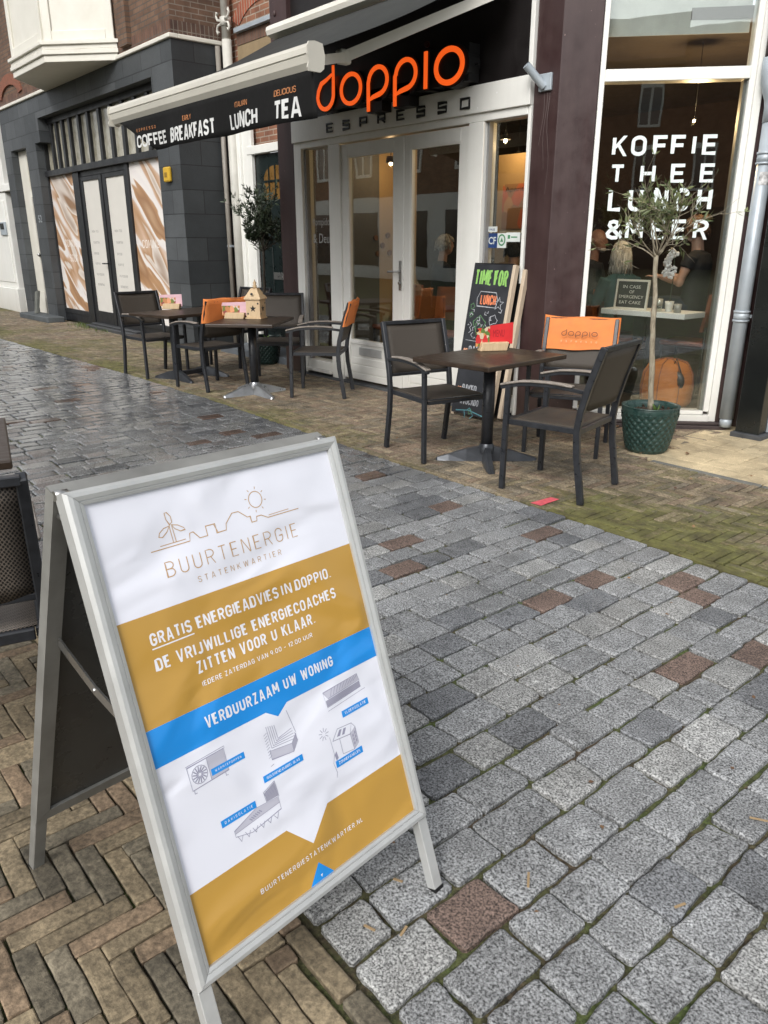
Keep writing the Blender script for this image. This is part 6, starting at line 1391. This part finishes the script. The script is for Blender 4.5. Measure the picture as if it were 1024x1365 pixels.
cafe_chair('terracotta café chair under the woman in black', -3.90, 7.14, 1.75)
cafe_chair('terracotta café chair under the blonde woman', -4.55, 6.95, -2.0)
it_ = thing('cafe_table', 'white topped café table just inside the corner window', 'table', (-4.06, 6.8, FZ))
b = MB(); b.box(-4.5, -3.63, 6.50, 6.86, 0.825, 0.875); b.build('tabletop', mat('white_laminate', (0.86, 0.87, 0.85), 0.35, var=0.02), it_, bevel=.004)
b = MB(); b.tube([(-4.06, 6.7, FZ), (-4.06, 6.7, 0.825)], .04, 12); b.box(-4.3, -3.82, 6.55, 6.85, FZ, FZ + .02); b.build('column', M['dark'], it_)
ls = thing('letter_board', 'small dark letter board in white frame on the café table', 'sign', (-4.21, 6.56, 0.876))
lo_ = Vector((-4.385, 6.53, 0.877)); lu = Vector((1, 0.06, 0)).normalized(); lvv = Vector((-.02, .12, 1)).normalized(); lnn = lu.cross(lvv)
b = MB(); b.fbox(lo_, lu, -lnn, lvv, 0, .335, 0, .02, 0, .018); b.fbox(lo_, lu, -lnn, lvv, 0, .335, 0, .02, .252, .27); b.fbox(lo_, lu, -lnn, lvv, 0, .018, 0, .02, .0185, .2515); b.fbox(lo_, lu, -lnn, lvv, .317, .335, 0, .02, .0185, .2515); b.build('frame', M['cream'], ls)
b = MB(); b.fbox(lo_, lu, -lnn, lvv, .018, .317, .006, .016, .018, .252); fc = b.build('felt', mat('grey_felt', (0.035, 0.036, 0.036), .9), ls)
b = MB()
for s_, a, c, w_ in (('IN CASE', .07, .19, .18), ('OF', .14, .145, .05), ('EMERGENCY', .04, .10, .25), ('EAT CAKE', .05, .05, .22)): b.text(s_, lo_ + lu * a + lvv * c - lnn * .0055, lu, lvv, w_, .028, .0005)
b.build('lettering', M['cream'], fc)
oc = thing('orchid', 'white orchid in a glass on the café table', 'plant', (-3.86, 6.62, 0.876))
b = MB(); b.lathe([(0.03, 0), (.036, .05), (.04, .09), (.036, .09), (.03, .01)], 16, (-3.86, 6.62, .876)); b.build('pot', M['white'], oc)
b = MB(); b.tube([(-3.86, 6.62, .95), (-3.85, 6.62, 1.2), (-3.86, 6.61, 1.36), (-3.90, 6.60, 1.33)], .004, 6); b.build('stem', M['leaf_dark'], oc)
b = MB(); rq = random.Random(3)
for i in range(13):
    c = Vector((-3.845 - .09 * rq.random(), 6.60 + rq.uniform(-.02, .02), 1.19 + .20 * (i / 12)))
    for k_ in range(5):
        a = k_ * 1.257 + rq.random(); b.ell(c + Vector((.02 * math.cos(a), 0, .02 * math.sin(a))), (.018, .006, .015), 8, 5)
b.build('flower', mat('orchid_white', (.75, .74, .75), .6), oc)
gl_ = thing('latte_glass', 'tall latte glass with white foam on the café table', 'glass', (-3.91, 6.55, .876))
b = MB(); b.lathe([(.028, 0), (.03, .05), (.036, .12), (.033, .12), (.026, .01)], 16, (-3.92, 6.55, .876)); b.build('bowl', M['glass'], gl_)
b = MB(); b.lathe([(0, .05), (.030, .05), (.034, .11), (0, .115)], 16, (-3.92, 6.55, .876)); b.build('drink', mat('latte', (.55, .48, .40), .5), gl_)
cu_ = thing('tea_light_glass', 'small glass tea light at the right end of the white café table', 'candle holder', (-3.74, 6.56, .876))
b = MB(); b.lathe([(.0, .002), (.032, .002), (.034, .075), (.030, .075), (.028, .02), (0, .02)], 16, (-3.74, 6.56, .876)); b.build('holder', mat('frosted_glass', (.3, .3, .28), .3), cu_)
b = MB(); b.lathe([(0, .02), (.026, .02), (.026, .04), (0, .04)], 14, (-3.74, 6.56, .876)); b.build('candle', M['cream'], cu_)
pf = thing('pouf', 'round orange pouf on the café floor behind the corner window', 'pouf', (-3.56, 6.22, FZ))
b = MB(); b.lathe([(0, 0), (.17, .0), (.215, .06), (.225, .18), (.21, .30), (.16, .39), (.05, .42), (0, .42)], 28, (-3.56, 6.22, FZ)); pb_ = b.build('cushion', mat('orange_pouf', (.42, .125, .015), .7, var=.2, scale=5), pf)
for k_ in range(8):
    b = MB(); a_ = k_ * .7854 + .2; b.tube([(-3.56 + r_ * math.cos(a_), 6.22 + r_ * math.sin(a_), FZ + z_) for r_, z_ in ((.172, .005), (.218, .06), (.228, .18), (.213, .30), (.163, .392), (.05, .424))], .004, 5); b.build('seam', TERRA, pb_)
b = MB(); b.tube([(-3.56, 6.22, FZ + .415), (-3.56, 6.22, FZ + .43)], .03, 12); b.build('button', TERRA, pb_)
bgq = thing('dark_bag', 'black leather bag leaning against the orange pouf', 'bag', (-3.42, 6.05, FZ))
b = MB(); b.ell((-3.44, 6.12, .36), (.10, .04, .09), 14, 8, Matrix.Rotation(.5, 3, 'Y')); b.build('body', M['black'], bgq)
b = MB(); b.tube([(-3.50, 6.12, .40), (-3.44, 6.13, .54), (-3.37, 6.12, .40)], .006, 8); b.build('strap', M['black'], bgq)
po_ = thing('wall_poster', 'warm lit aperitivo poster on the café wall behind the side window', 'poster', (-6.5, 7.55, 1.8))
b = MB(); b.box(-6.74, -6.20, 7.52, 7.545, 1.62, 2.12); pq = b.build('sheet', cardmat('poster_print', [(.5, .28, .12), (.55, .42, .28), (.48, .12, .05), (.3, .16, .08)], 5), po_)
b = MB(); b.text('Aperitivo', (-6.70, 7.519, 2.02), X, Z, .42, .07, .001); b.build('lettering', M['black'], pq)
b = MB(); b.box(-6.85, -6.10, 7.546, 7.62, FZ, 2.45); b.build('partition', PL, cafe)
sh = thing('wall_shelf', 'dark shelf with white strip under the aperitivo poster', 'shelf', (-6.5, 7.5, 1.55))
b = MB(); b.box(-6.75, -6.15, 7.40, 7.52, 1.545, 1.57); b.build('board', M['dark'], sh)
b = MB(); b.box(-6.70, -6.2, 7.45, 7.47, 1.571, 1.60); b.build('rail', M['cream'], sh)
# coffee bar at the back
ctr = thing('coffee_bar', 'dark coffee bar counter deep inside the café', 'counter', (-7.0, 8.4, FZ))
b = MB(); b.box(-7.9, -6.9, 7.9, 8.5, FZ, 1.15); b.build('counter', M['dark'], ctr)
b = MB(); b.box(-7.95, -6.85, 7.85, 8.55, 1.151, 1.19); b.build('worktop', M['table_wood'], ctr)
mc = thing('espresso_machine', 'grey steel espresso machine on the coffee bar', 'coffee machine', (-7.4, 8.2, 1.19))
b = MB(); b.box(-7.75, -7.05, 8.0, 8.4, 1.27, 1.62); b.box(-7.7, -7.1, 8.2, 8.4, 1.191, 1.269); b.build('body', M['steel'], mc, bevel=.02)
b = MB(); b.box(-7.7, -7.1, 7.93, 8.0, 1.42, 1.5); b.build('group_head', M['dark'], mc)
# decorations on the warm wall
for i, (y_, z_) in enumerate(((6.55, 1.52), (6.75, 1.55), (6.66, 1.43), (6.58, 1.33), (6.78, 1.34), (6.9, 1.5))):
    tdec = thing('wall_disc', 'one of the small brown hexagon discs on the warm café wall', 'wall decoration', (-7.97, y_, z_), 0, 'hexagon discs on the warm wall')
    b = MB(); b.tube([(-7.979, y_, z_), (-7.955, y_, z_)], .035, 6, smooth=False); b.build('disc', mat('disc_wood', (.16, .07, .025), .6), tdec)
# lamps
def lamp(label, x, y, z, watt, r=.05, group='ceiling spots in the café', small=False):
    t = thing('ceiling_lamp', label, 'lamp', (x, y, 3.02), 0, group)
    b = MB(); b.tube([(x, y, 3.02), (x, y, z + (.015 if small else .07))], .003 if small else .006, 6); b.lathe([(.012, .045), (.014, .03), (.013, .03), (.011, .045)] if small else [(.05, .10), (.06, .03), (.055, .03), (.04, .10)], 16, (x, y, z - .02)); b.build('fitting', M['dark'], t)
    b = MB(); b.ell((x, y, z), (.011,) * 3 if small else (.022,) * 3, 12, 8); b.build('bulb', emis('warm_bulb', (1, .72, .42), 14), t)
    l = bpy.data.lights.new('bulb_light', 'POINT'); l.energy = watt; l.color = (1, .66, .32); l.shadow_soft_size = .010
    lo2 = bpy.data.objects.new('bulb_light', l); COL.objects.link(lo2); lo2.location = (0, 0, z - (.023 if small else .034) - 3.02); lo2.parent = t
lamp('warm ceiling lamp beside the glowing wall behind the left door', -7.62, 6.5, 2.35, 2.6)
lamp('warm ceiling lamp above the aperitivo poster', -6.45, 7.2, 2.55, 10)
lamp('warm ceiling lamp seen above the letters of the corner window', -3.85, 6.65, 2.44, 34, small=True)
lamp('warm ceiling lamp over the coffee bar', -7.2, 8.3, 2.5, 3)

# ------------------------------------------------------------------ people inside
SKIN = mat('skin', (.36, .22, .165), .55, var=.08, scale=12); SKIN2 = mat('skin_ruddy', (.20, .105, .08), .55, var=.1, scale=12)
def person(label, x, y, z, th, shirt, hair, hairstyle, skin=SKIN, arm_fwd=.30, trousers=(0.02, 0.025, 0.04), headturn=0.0, sleeve=1.0):
    t = thing('person', label, 'person', (x, y, z), th, None)
    def arm(mb, s, grow=0.0, upto=3):
        J = [Vector((s * .175, -.01, .45)), Vector((s * .235, .05, .22)), Vector((s * .12, arm_fwd, .265)), Vector((s * .10, arm_fwd + .06, .262))]
        rad = [.052, .042, .030, .026]
        mb.tube([J[0], J[0].lerp(J[1], .5), J[1]] + ([J[1].lerp(J[2], .5), J[2]] if upto > 2 else []), [rad[0] + grow, .047 + grow, rad[1] + grow] + ([.036 + grow, rad[2] + grow] if upto > 2 else []), 12)
        mb.ell(J[1], (.043 + grow,) * 3, 10, 8)
        return J
    b = MB()
    b.tube([(0, -.02, -.03), (0, -.03, .10), (0, -.035, .25), (0, -.03, .38), (0, -.025, .46)], [.15, .138, .142, .155, .125], 20); b.v = [(xx * 1.12, (yy + .03) * .72 - .03, zz2) for xx, yy, zz2 in b.v]
    b.ell((0, -.025, .44), (.185, .075, .06), 16, 8); b.tube([(0, -.02, .44), (0, .0, .60)], [.062, .052], 12)
    hm = Matrix.Rotation(headturn, 3, 'Z'); hc = Vector((0, .02, .685)); hp = lambda q: hc + hm @ Vector(q)
    b.ell(hc, (.074, .094, .112), 20, 14, hm); b.ell(hp((0, .025, -.055)), (.056, .066, .06), 14, 10, hm); b.ell(hp((0, .098, -.012)), (.012, .016, .022), 10, 8, hm); b.ell(hp((0, .085, .02)), (.05, .012, .012), 10, 6, hm)
    b.ell(hp((0, .088, -.052)), (.024, .009, .008), 10, 6, hm)
    for s in (-1, 1): b.ell(hp((s * .076, -.005, -.005)), (.010, .022, .030), 10, 8, hm)
    for s in (-1, 1):
        J = arm(b, s); pz = J[3]
        b.ell(J[2] + Vector((0, .045, 0)), (.038, .05, .016), 12, 8)
        for f in range(4): o2 = J[2] + Vector((-.028 + .018 * f, .085, 0)); b.tube([o2, o2 + Vector((0, .035 + .006 * (1.5 - abs(f - 1.5)), .006)), o2 + Vector((0, .062 + .008 * (1.5 - abs(f - 1.5)), -.008))], [.009, .008, .007], 6)
        o2 = J[2] + Vector((-s * .035, .03, 0)); b.tube([o2, o2 + Vector((-s * .025, .03, 0)), o2 + Vector((-s * .02, .055, -.004))], [.010, .009, .008], 6)
        b.tube([(s * .09, 0, -.02), (s * .10, .22, .0), (s * .105, .42, -.005)], [.082, .072, .056], 14); b.tube([(s * .105, .42, -.005), (s * .105, .43, -.2), (s * .105, .42, -.40)], [.055, .05, .036], 12); b.ell((s * .105, .48, -.42), (.042, .11, .035), 12, 8)
    body = ml(b, 'body', skin, t); r_ = body.modifiers.new('skin_surface', 'REMESH'); r_.mode = 'VOXEL'; r_.voxel_size = .011; r_.use_smooth_shade = True
    sm = body.modifiers.new('soften', 'SMOOTH'); sm.factor = .5; sm.iterations = 3
    b = MB(); g_ = .012
    b.tube([(0, -.02, -.05), (0, -.03, .10), (0, -.035, .25), (0, -.03, .38), (0, -.025, .47)], [.165, .152, .156, .168, .135], 20); b.v = [(xx * 1.12, (yy + .03) * .74 - .03, zz2) for xx, yy, zz2 in b.v]
    b.ell((0, -.025, .44), (.198, .088, .07), 16, 8)
    for s in (-1, 1):
        J0, J1 = Vector((s * .175, -.01, .45)), Vector((s * .235, .05, .22)); b.tube([J0, J0.lerp(J1, .62 * min(1, sleeve))], [.068, .062], 12)
        if sleeve >= 1: b.tube([J0, J1], [.066, .056], 12); b.tube([J1, J1.lerp(Vector((s * .12, arm_fwd, .265)), .9)], [.055, .042], 12); b.ell(J1, (.056,) * 3, 10, 8)
    sh_ = ml(b, 'shirt', shirt, t); r_ = sh_.modifiers.new('cloth_surface', 'REMESH'); r_.mode = 'VOXEL'; r_.voxel_size = .012; r_.use_smooth_shade = True
    sm = sh_.modifiers.new('soften', 'SMOOTH'); sm.factor = .5; sm.iterations = 4
    b = MB()
    for s in (-1, 1): b.tube([(s * .09, -.03, -.02), (s * .10, .22, .0), (s * .105, .43, -.005)], [.095, .082, .066], 14); b.tube([(s * .105, .42, 0), (s * .105, .43, -.2), (s * .105, .42, -.38)], [.066, .058, .05], 12)
    ml(b, 'trousers', mat('trousers', trousers, .8), t)
    b = MB(); rq = random.Random(int(abs(x * 100)))
    if hairstyle != 'bald':
        n = 26
        for i in range(900 if hairstyle == 'long' else 420):
            a = rq.uniform(0, 6.283); e = math.asin(rq.uniform(-.15, 1)); q = Vector((math.cos(a) * math.cos(e), math.sin(a) * math.cos(e), math.sin(e)))
            if q.y > .45 and q.z < .62: continue
            p = hp((q.x * .084, q.y * .102, q.z * .122)); 
            ln_ = (rq.uniform(.10, .24) if hairstyle == 'long' else rq.uniform(.05, .09)); out = hm @ Vector((q.x, q.y * .8, .25)).normalized()
            pts = [p, p + out * .010 + Vector((0, 0, -ln_ * .25)), p + out * .016 + Vector((0, 0, -ln_ * .6)), p + out * .010 + Vector((rq.uniform(-.02, .02), rq.uniform(-.02, .02), -ln_))] if hairstyle == 'long' else [p, p + out * .02 + Vector((0, 0, -ln_ * .2)), p + out * .03 - Vector((0, 0, ln_ * .7))]
            b.tube(pts, [.006, .007, .006, .002][:len(pts)], 5)
        b.ell(hp((0, -.014, .012)), (.078, .090, .112), 16, 10, hm)
        if hairstyle == 'bun': b.ell(hp((0, -.09, .08)), (.05, .05, .05), 12, 8)
    else:
        for s in (-1, 1): b.ell(hp((s * .066, -.03, -.01)), (.014, .05, .035), 10, 8)
        b.ell(hp((0, .06, -.085)), (.045, .035, .03), 12, 8)
    ml(b, 'hair', hair, t)
    return t
BLD = leafmat('grey_blonde_hair', (.12, .115, .10), (.56, .55, .51)); GRY = leafmat('grey_hair', (.14, .135, .125), (.46, .45, .42)); BRN = leafmat('brown_hair', (.035, .018, .01), (.16, .085, .045)); GHB = mat('short_grey_beard', (.25, .22, .19), .7)
SZ = FZ + .60
person('older man with short beard and dark jumper at the left of the corner window', -5.02, 7.05, SZ + .10, -1.2, mat('dark_jumper', (.012, .014, .02), .9), GHB, 'bald', SKIN2, headturn=0.0)
person('woman with long grey blonde hair in a dark teal top behind the letter board', -4.62, 6.95, SZ - .02, 1.3, mat('teal_top', (.01, .045, .055), .85), BLD, 'long', headturn=.1)
person('woman with brown tied up hair in a black T-shirt leaning on the white café table', -3.93, 7.10, SZ + .20, 1.80, mat('black_tshirt', (.008, .008, .010), .85), BRN, 'bun', headturn=-.2, arm_fwd=.26, sleeve=.75)
person('grey haired person in dark clothes seen through the right door pane', -7.15, 6.95, SZ + .05, -.6, mat('dark_coat', (.012, .014, .022), .9), GRY, 'short')
person('person in a dark coat sitting behind the side window', -5.85, 6.75, SZ + .0, .4, mat('black_coat', (.008, .008, .009), .9), mat('black_hair', (.012, .01, .009), .5), 'short')
